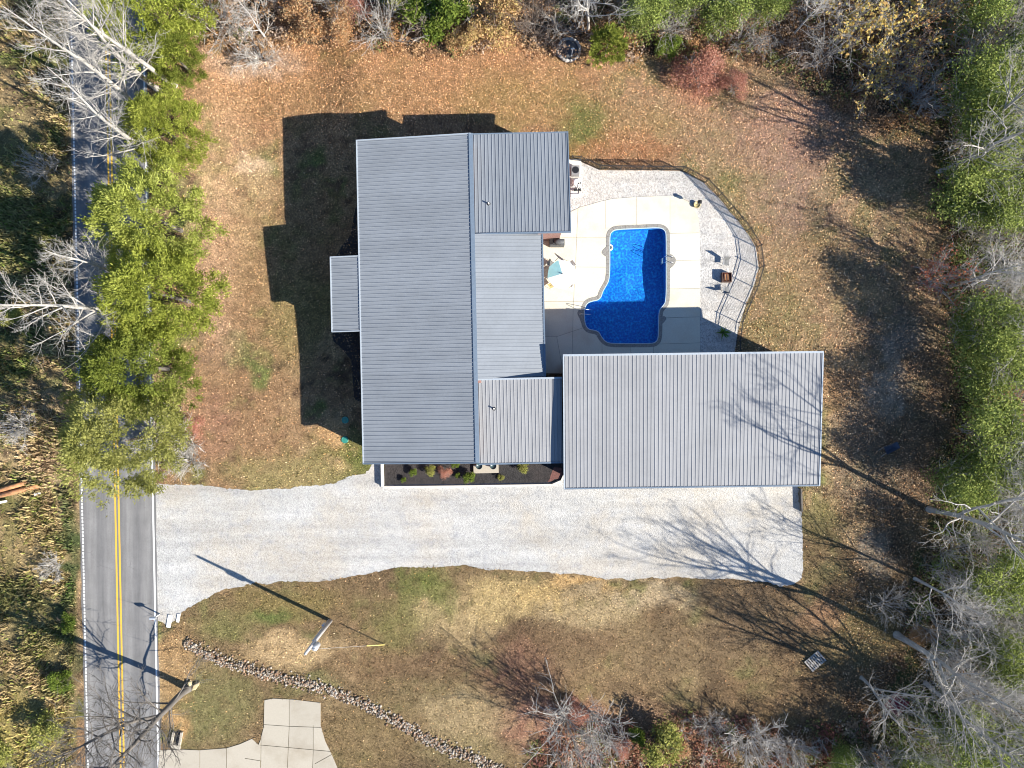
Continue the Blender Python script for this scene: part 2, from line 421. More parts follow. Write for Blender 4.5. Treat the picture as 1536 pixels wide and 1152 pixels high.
def ring(pts, z=0.0): return [P(u, v, z) for u, v in pts]
def roughen(pts, step, amp, seed):
    """subdivide an outline (metres) and jitter it"""
    r = random.Random(seed); out = []
    n = len(pts)
    for i in range(n):
        a, b = pts[i], pts[(i+1) % n]; L = (b-a).length; k = max(1, int(L/step))
        for j in range(k):
            p = a.lerp(b, j/k); out.append(p + Vector((r.gauss(0, amp), r.gauss(0, amp), 0)))
    return out
def smooth_ring(pts, it=2):
    for _ in range(it):
        q = []
        for i in range(len(pts)):
            a, b = pts[i], pts[(i+1) % len(pts)]
            q += [a.lerp(b, 0.25), a.lerp(b, 0.75)]
        pts = q
    return pts
def poly2(pts): return [(p.x, p.y) for p in pts]

def cdt(points, edges):
    vs, es, fs, ov, oe, of = geometry.delaunay_2d_cdt([Vector((x, y)) for x, y in points], edges, [], 0, 1e-5)
    return np.array([(v.x, v.y) for v in vs]), [tuple(f) for f in fs]
def sheet(name, outline, z, mat, holes=(), inner=None, thick=0.0):
    pts = []; ed = []
    for loop in [outline] + list(holes):
        o = len(pts); n = len(loop); pts += [(p.x, p.y) for p in loop]; ed += [(o+i, o+(i+1) % n) for i in range(n)]
    if inner is not None: pts += list(inner)
    vs, fs = cdt(pts, ed)
    cen = np.array([vs[list(f)].mean(0) for f in fs])
    ok = inpoly(cen[:, 0], cen[:, 1], poly2(outline))
    for h in holes: ok &= ~inpoly(cen[:, 0], cen[:, 1], poly2(h))
    fs = [f for f, k in zip(fs, ok) if k]
    used = sorted({i for f in fs for i in f}); mp = {a: b for b, a in enumerate(used)}
    V = [(vs[i][0], vs[i][1], z) for i in used]
    F = [tuple(mp[i] for i in f) for f in fs]
    if thick:
        cnt = {}
        for f in F:
            for a, b in zip(f, f[1:]+f[:1]): cnt[(a, b)] = 1
        n = len(V); V += [(x, y, zz-thick) for x, y, zz in V]
        F = F + [(b, a, a+n, b+n) for (a, b) in cnt if (b, a) not in cnt]
    me = bpy.data.meshes.new(name); me.from_pydata(V, [], F); me.materials.append(mat); me.update()
    return bpy.data.objects.new(name, me)

# ------------------------------------------------------------------ ground
WOODS = [(1395,-60),(1385,120),(1400,200),(1395,300),(1420,370),(1400,430),(1425,520),(1430,620),(1420,680),(1400,760),(1370,860),(1345,930),(1370,1010),(1330,1080),(1270,1120),(1200,1150),(1150,1220),(1700,1220),(1700,-60)]
NORTH = [(290,-80),(290,30),(330,70),(400,70),(470,62),(540,60),(580,75),(640,85),(700,85),(760,55),(790,75),(850,90),(910,95),(985,92),(1060,80),(1150,95),(1230,150),(1330,210),(1395,180),(1420,-80)]
def px_of(x, y): return to_px(x, y)

BLOBS = [ # u, v, ru, rv, colour, weight
 (330,200,40,120,(0.40,0.25,0.15),0.6),(320,420,40,120,(0.40,0.26,0.17),0.7),(365,238,25,14,(0.55,0.40,0.26),0.9),(345,330,30,40,(0.33,0.2,0.12),0.4),
 (420,400,90,110,(0.33,0.21,0.11),0.5),(440,300,60,60,(0.30,0.19,0.10),0.4),(450,480,45,70,(0.26,0.20,0.09),0.8),(520,690,60,40,(0.15,0.16,0.05),0.9),(505,655,18,18,(0.50,0.32,0.16),0.95),(500,695,14,12,(0.46,0.32,0.17),0.7),
 (370,640,60,60,(0.30,0.18,0.10),0.4),(430,660,60,50,(0.30,0.18,0.10),0.5),(430,710,90,25,(0.30,0.24,0.11),0.8),(310,640,45,50,(0.34,0.19,0.13),0.5),
 (600,110,260,50,(0.40,0.22,0.11),0.6),(500,150,160,40,(0.30,0.19,0.09),0.5),(380,90,60,25,(0.46,0.36,0.28),0.6),(780,150,90,40,(0.32,0.22,0.09),0.6),(880,190,35,45,(0.15,0.16,0.05),0.8),(870,225,30,20,(0.15,0.16,0.05),0.7),
 (950,180,60,30,(0.33,0.22,0.10),0.5),(940,225,80,25,(0.36,0.18,0.09),0.7),(1090,275,25,20,(0.16,0.17,0.06),0.6),(1170,470,40,50,(0.22,0.18,0.08),0.6),(1200,290,60,60,(0.33,0.22,0.17),0.5),
 (1050,115,40,40,(0.42,0.17,0.12),0.6),(1180,190,80,60,(0.34,0.21,0.16),0.6),(1230,400,60,40,(0.30,0.21,0.11),0.5),(1285,440,40,16,(0.45,0.31,0.16),0.8),
 (1335,560,18,50,(0.38,0.315,0.235),0.75),(1330,600,24,26,(0.36,0.305,0.235),0.65),(1270,545,30,20,(0.42,0.29,0.16),0.8),(1250,610,22,30,(0.33,0.21,0.11),0.6),(1345,500,30,30,(0.3,0.26,0.21),0.6),(1280,640,40,30,(0.24,0.2,0.15),0.4),
 (1320,830,24,34,(0.32,0.27,0.20),0.6),(1285,800,22,18,(0.44,0.32,0.18),0.8),(1230,780,30,30,(0.22,0.19,0.08),0.7),(1245,860,30,20,(0.20,0.17,0.08),0.6),(1300,700,40,50,(0.2,0.165,0.12),0.4),
 (840,1090,90,40,(0.36,0.19,0.13),0.7),(1000,1100,80,40,(0.30,0.19,0.12),0.6),(1300,950,60,40,(0.26,0.20,0.09),0.7),(1230,925,40,22,(0.36,0.21,0.12),0.6),
 (430,905,80,25,(0.22,0.17,0.07),0.7),(400,920,30,12,(0.13,0.16,0.05),0.8),(440,975,70,22,(0.46,0.33,0.18),0.8),(340,935,50,20,(0.19,0.18,0.07),0.6),(640,900,35,50,(0.15,0.17,0.05),0.7),(600,940,50,40,(0.20,0.18,0.07),0.6),(690,930,60,40,(0.40,0.30,0.16),0.7),(760,900,60,35,(0.44,0.33,0.16),0.8),(560,1000,60,25,(0.26,0.17,0.09),0.5),(650,1040,80,30,(0.20,0.16,0.08),0.5),
 (810,890,40,20,(0.46,0.33,0.15),0.7),(880,920,60,30,(0.42,0.32,0.18),0.7),(970,890,60,20,(0.50,0.39,0.24),0.7),(900,1000,90,50,(0.30,0.21,0.115),0.4),(1000,980,80,50,(0.26,0.19,0.105),0.4),(1120,930,90,60,(0.20,0.14,0.085),0.5),(850,960,70,20,(0.17,0.11,0.065),0.5),(620,1000,90,20,(0.17,0.11,0.065),0.5),(700,1080,70,40,(0.38,0.29,0.16),0.7),(780,1010,60,40,(0.22,0.12,0.08),0.6),(870,875,40,10,(0.5,0.33,0.15),0.8),
 (320,1060,60,60,(0.20,0.18,0.08),0.8),(260,1000,30,60,(0.40,0.26,0.13),0.7),(560,1110,80,50,(0.22,0.16,0.08),0.6),(470,1030,40,16,(0.17,0.17,0.07),0.6),(265,1085,14,14,(0.5,0.32,0.15),0.8),(700,1130,60,30,(0.25,0.20,0.10),0.6),
 (40,240,60,60,(0.24,0.20,0.09),0.6),(30,360,60,60,(0.18,0.18,0.07),0.6),(60,620,70,40,(0.34,0.26,0.15),0.6),(50,820,60,60,(0.28,0.21,0.10),0.6),(105,900,14,160,(0.08,0.10,0.04),0.9),(50,1000,60,80,(0.28,0.20,0.11),0.6),(40,1100,60,50,(0.32,0.27,0.09),0.6),(70,700,40,30,(0.36,0.26,0.16),0.6),(60,950,50,50,(0.20,0.19,0.07),0.5),
]
def ground_color(x, y):
    """albedo of turf / dry grass / litter and the share of leaf litter at each place"""
    u, v = to_px(x, y)
    n1 = fbm(x, y, 0.12, 11); n2 = fbm(x, y, 0.45, 23); n3 = fbm(x, y, 1.3, 31)
    base = np.zeros(x.shape + (3,))
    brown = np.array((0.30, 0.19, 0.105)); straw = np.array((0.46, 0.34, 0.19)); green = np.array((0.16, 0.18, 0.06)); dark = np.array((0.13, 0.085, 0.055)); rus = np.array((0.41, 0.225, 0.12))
    base[:] = brown
    def mix(c, w):
        nonlocal base
        w = np.clip(w, 0, 1)[..., None]; base = base*(1-w) + np.asarray(c)*w
    mix(straw, (n1-0.5)*4*0.7); mix(green, (0.47-n2)*5*0.7); mix(dark, (n3-0.58)*4)
    # northern and eastern lawns: russet leaf cover
    wn_ = sm((260-v)/120)*sm((u-280)/60)
    mix(rus, wn_*0.75*(0.5+n2)); we = sm((u-860)/80)*sm((560-v)/80)
    mix((0.335, 0.235, 0.145), we*0.65); mix((0.19, 0.19, 0.075), we*np.clip((n2-0.56)*5, 0, 0.55))
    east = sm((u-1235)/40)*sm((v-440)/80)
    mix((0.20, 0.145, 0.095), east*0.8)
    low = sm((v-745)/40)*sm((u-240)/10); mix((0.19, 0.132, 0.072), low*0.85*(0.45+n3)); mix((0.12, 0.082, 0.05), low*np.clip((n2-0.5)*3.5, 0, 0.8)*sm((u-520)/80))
    leftz = sm((118-u)/8)
    mix((0.35, 0.265, 0.14), leftz*0.8); mix((0.16, 0.16, 0.06), leftz*np.clip((n2-0.52)*6, 0, 1)); mix((0.11, 0.075, 0.05), leftz*np.clip((n3-0.56)*5, 0, 1)*0.8)
    wob = (n2-0.5)*40 + (n3-0.5)*20
    for (bu, bv, ru, rv, c, w) in BLOBS:
        d = ((u+wob-bu)/ru)**2 + ((v+wob*0.7-bv)/rv)**2
        mix(c, 1.15*w*np.exp(-d*d*0.7)*(0.6+0.8*n3))
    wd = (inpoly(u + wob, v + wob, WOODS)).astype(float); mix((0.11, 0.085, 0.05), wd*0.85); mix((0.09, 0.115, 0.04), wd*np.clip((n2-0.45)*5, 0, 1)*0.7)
    nr = (inpoly(u + wob, v + wob*0.5, NORTH)).astype(float); mix((0.24, 0.145, 0.08), nr*0.7); mix((0.09, 0.07, 0.045), nr*np.clip((n2-0.5)*6, 0, 1))
    lit = 0.25 + 0.55*wn_ + 0.65*we + 0.55*east + 0.5*wd + 0.5*nr
    lit = lit*(0.35+1.3*n2)
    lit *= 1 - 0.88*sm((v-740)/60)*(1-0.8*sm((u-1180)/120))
    lit *= 1 - 0.75*leftz
    lit *= np.where((u > 290) & (u < 560) & (v > 260) & (v < 760), 0.7, 1.0)
    return np.clip(base, 0.01, 0.9), np.clip(lit, 0, 1.3)

ext = lambda a: [a+k*1.0 for k in range(1, 21)]+[a+20+k*5.0 for k in range(1, 13)]+[a+110, a+160, a+400, 1600]
xs = np.concatenate([[-q for q in ext(50)][::-1], np.linspace(-50, 50, 401), ext(50)])
ys = np.concatenate([[-q for q in ext(38)][::-1], np.linspace(-38, 38, 305), ext(38)])
X, Y = np.meshgrid(xs, ys, indexing='xy')
Z = gz(X, Y)
V = np.stack([X, Y, Z], -1).reshape(-1, 3)
nx, ny = len(xs), len(ys)
I = (np.arange(ny-1)[:, None]*nx + np.arange(nx-1)[None, :]).ravel()
F = np.stack([I, I+1, I+nx+1, I+nx], -1)
cx = V[F].mean(1)
pu, pv = to_px(cx[:, 0], cx[:, 1])
hole = inpoly(pu, pv, [(870,338),(1005,334),(1005,520),(868,522)])
F = F[~hole]
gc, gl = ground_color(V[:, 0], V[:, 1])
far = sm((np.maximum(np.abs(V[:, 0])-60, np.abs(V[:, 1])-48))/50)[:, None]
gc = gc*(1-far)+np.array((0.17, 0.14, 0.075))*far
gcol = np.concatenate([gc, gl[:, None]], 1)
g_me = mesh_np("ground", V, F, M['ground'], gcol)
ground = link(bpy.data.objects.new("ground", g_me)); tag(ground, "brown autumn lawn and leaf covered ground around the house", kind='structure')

# ------------------------------------------------------------------ road
def road_x(kind, v):
    return {'l': 106+0.0227*v, 'r': 214+0.0205*v, 'c': 160+0.0205*v}[kind]
def strip(name, fn, w, z, mat, parent, v0=-500, v1=1700, dash=None):
    mb = MB(); v = v0
    step = 40 if dash is None else dash[0]*S
    gap = 0 if dash is None else dash[1]*S
    while v < v1:
        a, b = v, min(v+step, v1)
        pa, pb = P(fn(a), a, z), P(fn(b), b, z)
        mb.add([pa-Vector((w/2,0,0)), pb-Vector((w/2,0,0)), pb+Vector((w/2,0,0)), pa+Vector((w/2,0,0))], [(0,1,2,3)])
        v = b + gap
    return mb.build(name, mat, parent)
mb = MB(); v = -500
vs_ = []
for v in range(-500, 1701, 25):
    j = random.gauss(0, 0.03)
    vs_ += [P(road_x('l', v)-4, v, 0.016)+Vector((j,0,0)), P(road_x('r', v)+4, v, 0.016)+Vector((random.gauss(0,0.04),0,0))]
n = len(vs_)//2
mb.add(vs_, [(2*i, 2*i+2, 2*i+3, 2*i+1) for i in range(n-1)])
road = mb.build("road", M['asphalt']); tag(road, "two lane grey asphalt road beside the lawn", kind='structure')
strip("edge_line", lambda v: road_x('l', v), 0.14, 0.020, M['white_line'], road, dash=(0.22, 0.09))
strip("edge_line", lambda v: road_x('r', v), 0.15, 0.020, M['white_line'], road)
strip("centre_line", lambda v: road_x('c', v)-2.6, 0.15, 0.020, M['yellow_line'], road)
strip("centre_line", lambda v: road_x('c', v)+2.6, 0.15, 0.020, M['yellow_line'], road)

# ------------------------------------------------------------------ driveway, beds
dr = roughen(roughen(smooth_ring(ring(DRIVE), 1), 0.9, 0.10, 3), 0.16, 0.035, 8)
o = link(sheet("gravel_driveway", dr, 0.010, M['gravel'])); tag(o, "wide white gravel driveway in front of the garage", kind='structure')
gb = ring(GBED)
o = link(sheet("gravel_bed", roughen(gb, 0.5, 0.02, 4), 0.008, M['bedgravel'], [ring([(875,342),(1003,338),(1003,518),(872,520)])])); tag(o, "pale gravel bed curving around the pool deck", kind='structure')
o = link(sheet("mulch_bed", ring(MULCH), 0.06, M['mulch'])); tag(o, "black mulch planting bed along the house front", kind='structure')
for kpoly in ([(536,300),(537,387),(500,387),(512,368),(526,352),(531,320)],[(498,495),(543,495),(545,605),(531,598),(527,540),(512,522),(500,512)]):
    q_ = sheet("mulch_bed", ring(kpoly), 0.05, M['mulch'])
    for vv_ in q_.data.vertices: vv_.co.z = 0.03+float(gz(vv_.co.x, vv_.co.y))
    tag(link(q_), "black mulch planting bed against the west wall", kind='structure')
o2 = link(sheet("red_mulch", roughen(ring([(822,722),(830,700),(843,702),(845,712),(838,719)]), 0.3, 0.05, 5), 0.066, M['redmulch']), o)

# kerb round the mulch bed
kb = MB(); path = [(848,708),(842,721),(828,727),(700,729),(574.5,730.5)]
def wall_along(mb, pts, w, h, z0=-0.05):
    for a, b in zip(pts, pts[1:]):
        a = P(*a); b = P(*b); d = (b-a).normalized(); nrm = Vector((-d.y, d.x, 0))*w/2
        q = [a-nrm, b-nrm, b+nrm, a+nrm]
        mb.hexa([p+Vector((0,0,z0)) for p in q], [p+Vector((0,0,h)) for p in q])
wall_along(kb, path, 0.17, 0.22)
kerb = kb.build("bed_kerb", M['curb']); tag(kerb, "pale concrete kerb edging the front of the mulch bed", "kerb")
kb = MB(); wall_along(kb, [(574.8,729.0),(574.0,688)], 0.20, 0.45)
o = kb.build("low_wall", M['curb']); tag(o, "short white concrete wall at the left end of the mulch bed", "wall")

# ------------------------------------------------------------------ slabs with recessed joints
def slab_set(root, outline, holes, joints, z, thick, mat, jw=0.03, name="concrete_slab"):
    """joints: list of segments ((x0,y0),(x1,y1)) in metres that cut the outline"""
    pts = []; ed = []
    for loop in [outline]+list(holes):
        o = len(pts); n = len(loop); pts += [(p.x, p.y) for p in loop]; ed += [(o+i, o+(i+1) % n) for i in range(n)]
    bands = []
    for a, b in joints:
        a = Vector(a); b = Vector(b); d = (b-a).normalized(); nr = Vector((-d.y, d.x))*jw/2
        q = [a-nr-d*jw/2, b-nr+d*jw/2, b+nr+d*jw/2, a+nr-d*jw/2]; bands.append([(p.x, p.y) for p in q])
        o = len(pts); pts += [(p.x, p.y) for p in q]; ed += [(o,o+1),(o+1,o+2),(o+2,o+3),(o+3,o)]
    vs, fs = cdt(pts, ed)
    cen = np.array([vs[list(f)].mean(0) for f in fs])
    ok = inpoly(cen[:,0], cen[:,1], poly2(outline))
    for h in holes: ok &= ~inpoly(cen[:,0], cen[:,1], poly2(h))
    for b in bands: ok &= ~inpoly(cen[:,0], cen[:,1], b)
    fs = [f for f, k in zip(fs, ok) if k]
    # connected groups of triangles = slabs
    em = {}
    for i, f in enumerate(fs):
        for a, b in zip(f, f[1:]+f[:1]): em.setdefault((min(a,b), max(a,b)), []).append(i)
    par = list(range(len(fs)))
    def find(i):
        while par[i] != i: par[i] = par[par[i]]; i = par[i]
        return i
    for l in em.values():
        if len(l) == 2: par[find(l[0])] = find(l[1])
    comp = {}
    for i in range(len(fs)): comp.setdefault(find(i), []).append(fs[i])
    out = []
    for k, fl in enumerate(comp.values()):
        used = sorted({i for f in fl for i in f}); mp = {a: b for b, a in enumerate(used)}
        ar = sum(abs((vs[f[1]][0]-vs[f[0]][0])*(vs[f[2]][1]-vs[f[0]][1])-(vs[f[2]][0]-vs[f[0]][0])*(vs[f[1]][1]-vs[f[0]][1]))/2 for f in fl)
        if ar < 0.02: continue
        zz = z + random.uniform(-0.004, 0.004)
        Vv = [(vs[i][0], vs[i][1], zz) for i in used]; Ff = [tuple(mp[i] for i in f) for f in fl]
        es = {(a, b) for f in Ff for a, b in zip(f, f[1:]+f[:1])}
        n = len(Vv); Vv += [(x, y, q-thick) for x, y, q in Vv]
        Ff += [(b, a, a+n, b+n) for (a, b) in es if (b, a) not in es]
        me = bpy.data.meshes.new(name); me.from_pydata(Vv, [], Ff); me.materials.append(mat); me.update()
        out.append(link(bpy.data.objects.new(name, me), root))
    return out
def J(*seg):
    r = []
    for a, b in seg:
        pa, pb = P(*a), P(*b); r.append(((pa.x, pa.y), (pb.x, pb.y)))
    return r

def offset_ring(pts, d):
    out = []; n = len(pts)
    area = sum(pts[i].x*pts[(i+1) % n].y - pts[(i+1) % n].x*pts[i].y for i in range(n))
    sg = 1 if area > 0 else -1
    for i in range(n):
        a, b, c = pts[i-1], pts[i], pts[(i+1) % n]
        t = ((b-a).normalized() + (c-b).normalized()).normalized()
        out.append(b + Vector((t.y, -t.x, 0))*d*sg)
    return out
pool_in = smooth_ring(ring(POOL), 2)
cop_in = pool_in
cop_out = offset_ring(pool_in, 0.35)
deck_ring = ring(DECK)
deck_ring = deck_ring[:2] + deck_ring[2:]
DZ = 0.05
base = link(sheet("pool_deck", deck_ring, 0.014, M['jointfill'], [offset_ring(pool_in, 0.06)])); tag(base, "cream concrete deck around the swimming pool", kind='structure')
jd = J(((908.5,293),(908.5,343)), ((955,290),(955,341)), ((1004.8,290),(1004.8,351)), ((867.5,300),(863,402)), ((863,402),(860,455)), ((860,455),(857.5,560)),
       ((790,356),(913,356)), ((1002,350.5),(1060,349)), ((1010,391),(1060,390)), ((1002,433.5),(1060,432.5)), ((860,400.5),(912,401)), ((790,452.5),(880,452)),
       ((992,477),(1060,475)), ((990,516),(1060,514)), ((903,512),(903,565)), ((946,518),(946,565)), ((980,517),(980,565)), ((835,505),(880,490)), ((835,505),(845,560)), ((790,505),(835,505)))
slab_set(base, deck_ring, [cop_out], jd, DZ, 0.045, M['deck'], 0.028)

# ------------------------------------------------------------------ swimming pool
pc = P(937, 430)
pool = empty("swimming_pool", (0, 0, 0)); tag(pool, "rectangular swimming pool with blue liner and rounded grey coping in the cream deck", "swimming pool")
def depth_at(x, y):
    u, v = to_px(x, y)
    return np.interp(v, [340,370,400,430,448,462,515], [0.75,1.0,1.08,0.95,0.75,0.55,0.60]) + 0.10*(vnoise(np.asarray(x)*0.9+40, np.asarray(y)*0.9+40, 61)-0.5)
ins = [p for p in ((x, y) for x in np.arange(-1, 16, 0.3) for y in np.arange(3, 15, 0.3))]
ia = np.array(ins); ok = inpoly(ia[:,0], ia[:,1], poly2(offset_ring(pool_in, -0.12)))
bo = sheet("basin_floor", pool_in, -1.0, M['pool'], inner=[tuple(p) for p in ia[ok]])
for vtx in bo.data.vertices: vtx.co.z = -0.10 - float(depth_at(vtx.co.x, vtx.co.y))
link(bo, pool)
wb = MB(); nP = len(pool_in)
top = [p + Vector((0,0,0.03)) for p in pool_in]; bot = [Vector((p.x, p.y, -0.12-float(depth_at(p.x, p.y)))) for p in pool_in]
wb.add(top+bot, [(i, (i+1) % nP, (i+1) % nP+nP, i+nP) for i in range(nP)])
wb.build("basin_wall", M['pool'], pool)
w = link(sheet("water", offset_ring(pool_in, -0.004), -0.09, M['water']), pool)
lip = offset_ring(pool_in, 0.05); lb = MB(); q0 = [p+Vector((0,0,0.052)) for p in offset_ring(pool_in, -0.015)]; q1 = [p+Vector((0,0,0.052)) for p in lip]; q2 = [p+Vector((0,0,-0.05)) for p in offset_ring(pool_in, -0.015)]
lb.add(q0+q1+q2, [(i,(i+1)%nP,(i+1)%nP+nP,i+nP) for i in range(nP)]+[(i,(i+1)%nP,(i+1)%nP+2*nP,i+2*nP) for i in range(nP)])
lb.build("pool_rim", M['rim'], pool)
# coping stones, one by one
acc = 0; start = 0; segs = []
for i in range(nP):
    acc += (pool_in[(i+1) % nP]-pool_in[i]).length
    if acc > 0.72 or i == nP-1:
        segs.append((start, i+1)); start = i+1; acc = 0
ci = offset_ring(pool_in, 0.052); co = offset_ring(pool_in, 0.34)
for a, b in segs:
    idx = [k % nP for k in range(a, b+1)]
    ri = [ci[k].copy() for k in idx]; ro = [co[k].copy() for k in idx]
    # shorten both ends for the mortar joint
    for r in (ri, ro):
        d0 = (r[1]-r[0]); r[0] = r[0] + d0.normalized()*min(0.008, d0.length*0.4)
        d1 = (r[-2]-r[-1]); r[-1] = r[-1] + d1.normalized()*min(0.008, d1.length*0.4)
    h = 0.062 + random.uniform(-0.004, 0.004); n = len(idx)
    vs = [p+Vector((0,0,h)) for p in ri]+[p+Vector((0,0,h)) for p in ro]+[p+Vector((0,0,0.0)) for p in ri]+[p+Vector((0,0,0.0)) for p in ro]
    fs = []
    for k in range(n-1):
        fs += [(k,k+1,n+k+1,n+k),(k,2*n+k,2*n+k+1,k+1),(n+k,n+k+1,3*n+k+1,3*n+k)]
    fs += [(0,n,3*n,2*n),(n-1,3*n-1,4*n-1,2*n-1)]
    MB().add(vs, fs).build("coping_stone", M['coping'], pool)
def pad(pts, nm="coping_pad"):
    r = smooth_ring(ring(pts), 2)
    o = sheet(nm, r, 0.064, M['coping'], thick=0.06); link(o, pool)
pad([(1003.8,381),(1008,382),(1013,387),(1014,392),(1011,398),(1006,402),(1003.8,404)])
pad([(910.4,369),(905,374),(902,379),(905,383),(910.4,386)])
pad([(872,463),(866,467),(866,472),(870,479),(872,487)])
pad([(992.4,474),(997,474),(1000,478),(997,482),(992.4,487)])
# ladders and rails
def rail(pts, r=0.025): return MB().tube(pts, r, 8)
for dv in (-4.3, 4.3):
    base_p = P(1008, 391+dv)
    l = rail([base_p+Vector((0,0,0.06)), base_p+Vector((0,0,0.62)), base_p+Vector((-0.18,0,0.78)), base_p+Vector((-0.6,0,0.74)), base_p+Vector((-0.78,0,0.45)), base_p+Vector((-0.80,0,-0.7))])
    l.build("ladder_rail", M['steel'], pool, True)
for k in range(3):
    p = P(1008, 391)
    MB().box(p+Vector((-0.80,0,-0.15-0.25*k)), (0.1,0.5,0.03)).build("ladder_step", M['white'], pool)
for dv in (-3.5, 3.5):
    base_p = P(868, 469+dv)
    rail([base_p+Vector((0,0,0.06)), base_p+Vector((0.02,0,0.75)), base_p+Vector((0.2,0,0.88)), base_p+Vector((0.9,0,0.55)), base_p+Vector((1.3,0,0.1)), base_p+Vector((1.35,0,-0.5))]).build("hand_rail", M['steel'], pool, True)
sk = MB(); c = P(914.5, 371)
a_ = [(c.x+0.24*math.cos(t), c.y+0.24*math.sin(t), -0.05) for t in np.linspace(0, 2*math.pi, 17)]
sk.tube(a_, 0.07, 6, False); sk.build("skimmer_float", M['white'], pool, True)
MB().disc_stack((c.x,c.y,-0.08), [(0.18,0),(0.18,0.02)], 16).build("skimmer_lid", M['black'], pool)

# ------------------------------------------------------------------ buildings
TH = math.radians(1.2)
def panel_mesh(L, w, mat, cache={}):
    key = (round(L,3), round(w,4), mat.name)
    if key in cache: return cache[key]
    prof = [(0,0)]
    for f in (1/6, 3/6, 5/6):
        c = w*f; prof += [(c-0.032,0),(c-0.018,0.032),(c+0.018,0.032),(c+0.032,0)]
    prof += [(w-0.004,0)]
    n = len(prof)
    vs = [(0.0, y, z) for y, z in prof] + [(L, y, z) for y, z in prof] + [(0,0,-0.02),(0,w-0.004,-0.02),(L,0,-0.02),(L,w-0.004,-0.02)]
    fs = [(i, n+i, n+i+1, i+1) for i in range(n-1)]
    fs += [(0,2*n,2*n+2,n),(n-1,2*n-1,2*n+3,2*n+1)]
    fs += [tuple(range(n-1,-1,-1))+(2*n,2*n+1), tuple(range(n,2*n))+(2*n+3,2*n+2)]
    me = bpy.data.meshes.new("panel"); me.from_pydata(vs, [], fs); me.materials.append(mat); me.update()
    cache[key] = me; return me
def make_roof(parent, x0, x1, y0, y1, axis, za, zb, mat, label=None, edges=()):
    """za at low coordinate, zb at high coordinate along axis"""
    mb = MB()
    def zz(x, y): return za + (zb-za)*((x-x0)/(x1-x0) if axis == 'x' else (y-y0)/(y1-y0))
    q = [(x0,y0),(x1,y0),(x1,y1),(x0,y1)]
    mb.hexa([Vector((x,y,zz(x,y)-0.20)) for x,y in q], [Vector((x,y,zz(x,y)-0.022)) for x,y in q])
    r = mb.build("roof", M['trim'], parent)
    if label: r["label"] = label
    run = (x1-x0) if axis == 'x' else (y1-y0); width = (y1-y0) if axis == 'x' else (x1-x0)
    Ls = math.hypot(run, zb-za); n = max(1, round(width/0.914)); w = width/n
    me = panel_mesh(Ls, w, mat)
    c, s = run/Ls, (zb-za)/Ls
    for i in range(n):
        o = bpy.data.objects.new("panel", me); link(o, r)
        if axis == 'x': X_, Y_, org = Vector((c,0,s)), Vector((0,1,0)), Vector((x0, y0+i*w, za))
        else: X_, Y_, org = Vector((0,c,s)), Vector((-1,0,0)), Vector((x1-i*w, y0, za))
        Z_ = X_.cross(Y_)
        o.matrix_local = Matrix(((X_.x,Y_.x,Z_.x,org.x),(X_.y,Y_.y,Z_.y,org.y),(X_.z,Y_.z,Z_.z,org.z),(0,0,0,1)))
    for e in edges:   # trims: (side, material, width)
        side, m_, w_ = e
        if side in 'WE':
            x = x0 if side == 'W' else x1
            a, b = Vector((x,y0-0.03,zz(x,y0))), Vector((x,y1+0.03,zz(x,y1)))
        else:
            y = y0 if side == 'S' else y1
            a, b = Vector((x0-0.03,y,zz(x0,y))), Vector((x1+0.03,y,zz(x1,y)))
        d = (b-a).normalized(); nr = Vector((-d.y,d.x,0)).normalized()*w_/2
        t = MB(); t.hexa([a-nr-Vector((0,0,0.14)), b-nr-Vector((0,0,0.14)), b+nr-Vector((0,0,0.14)), a+nr-Vector((0,0,0.14))],
                         [a-nr+Vector((0,0,0.056)), b-nr+Vector((0,0,0.056)), b+nr+Vector((0,0,0.056)), a+nr+Vector((0,0,0.056))])
        t.build("edge_trim", m_, r)
    return r, zz
def prism(mb, x0, x1, y0, y1, zf, z0=-1.2, dz=-0.21):
    q = [(x0,y0),(x1,y0),(x1,y1),(x0,y1)]
    mb.hexa([Vector((x,y,z0)) for x,y in q], [Vector((x,y,zf(x,y)+dz)) for x,y in q])
class Frame:
    def __init__(s, u, v, th):
        p = P(u, v); s.o = Vector((p.x, p.y, 0)); s.th = th
    def L(s, u, v, z):
        d = P(u, v, z) - s.o; c, q = math.cos(-s.th), math.sin(-s.th)
        return Vector((c*d.x-q*d.y, q*d.x+c*d.y, z))
def av(*a): return sum(a)/len(a)
def window(parent, c, w, h, ax, out, nm="window"):
    """flush window on a wall: ax 'x' or 'y' = wall direction, out = +-1"""
    d = (w, 0.06, h) if ax == 'x' else (0.06, w, h)
    f = MB().box(c, d).build(nm, M['white'], parent)
    off = Vector((0, out*0.02, 0)) if ax == 'x' else Vector((out*0.02, 0, 0))
    for k in (-1, 1):
        d2 = (w*0.42, 0.05, h*0.86) if ax == 'x' else (0.05, w*0.42, h*0.86)
        sh = Vector((k*w*0.235,0,0)) if ax == 'x' else Vector((0,k*w*0.235,0))
        MB().box(Vector(c)+off+sh, d2).build("pane", M['glass'], f)

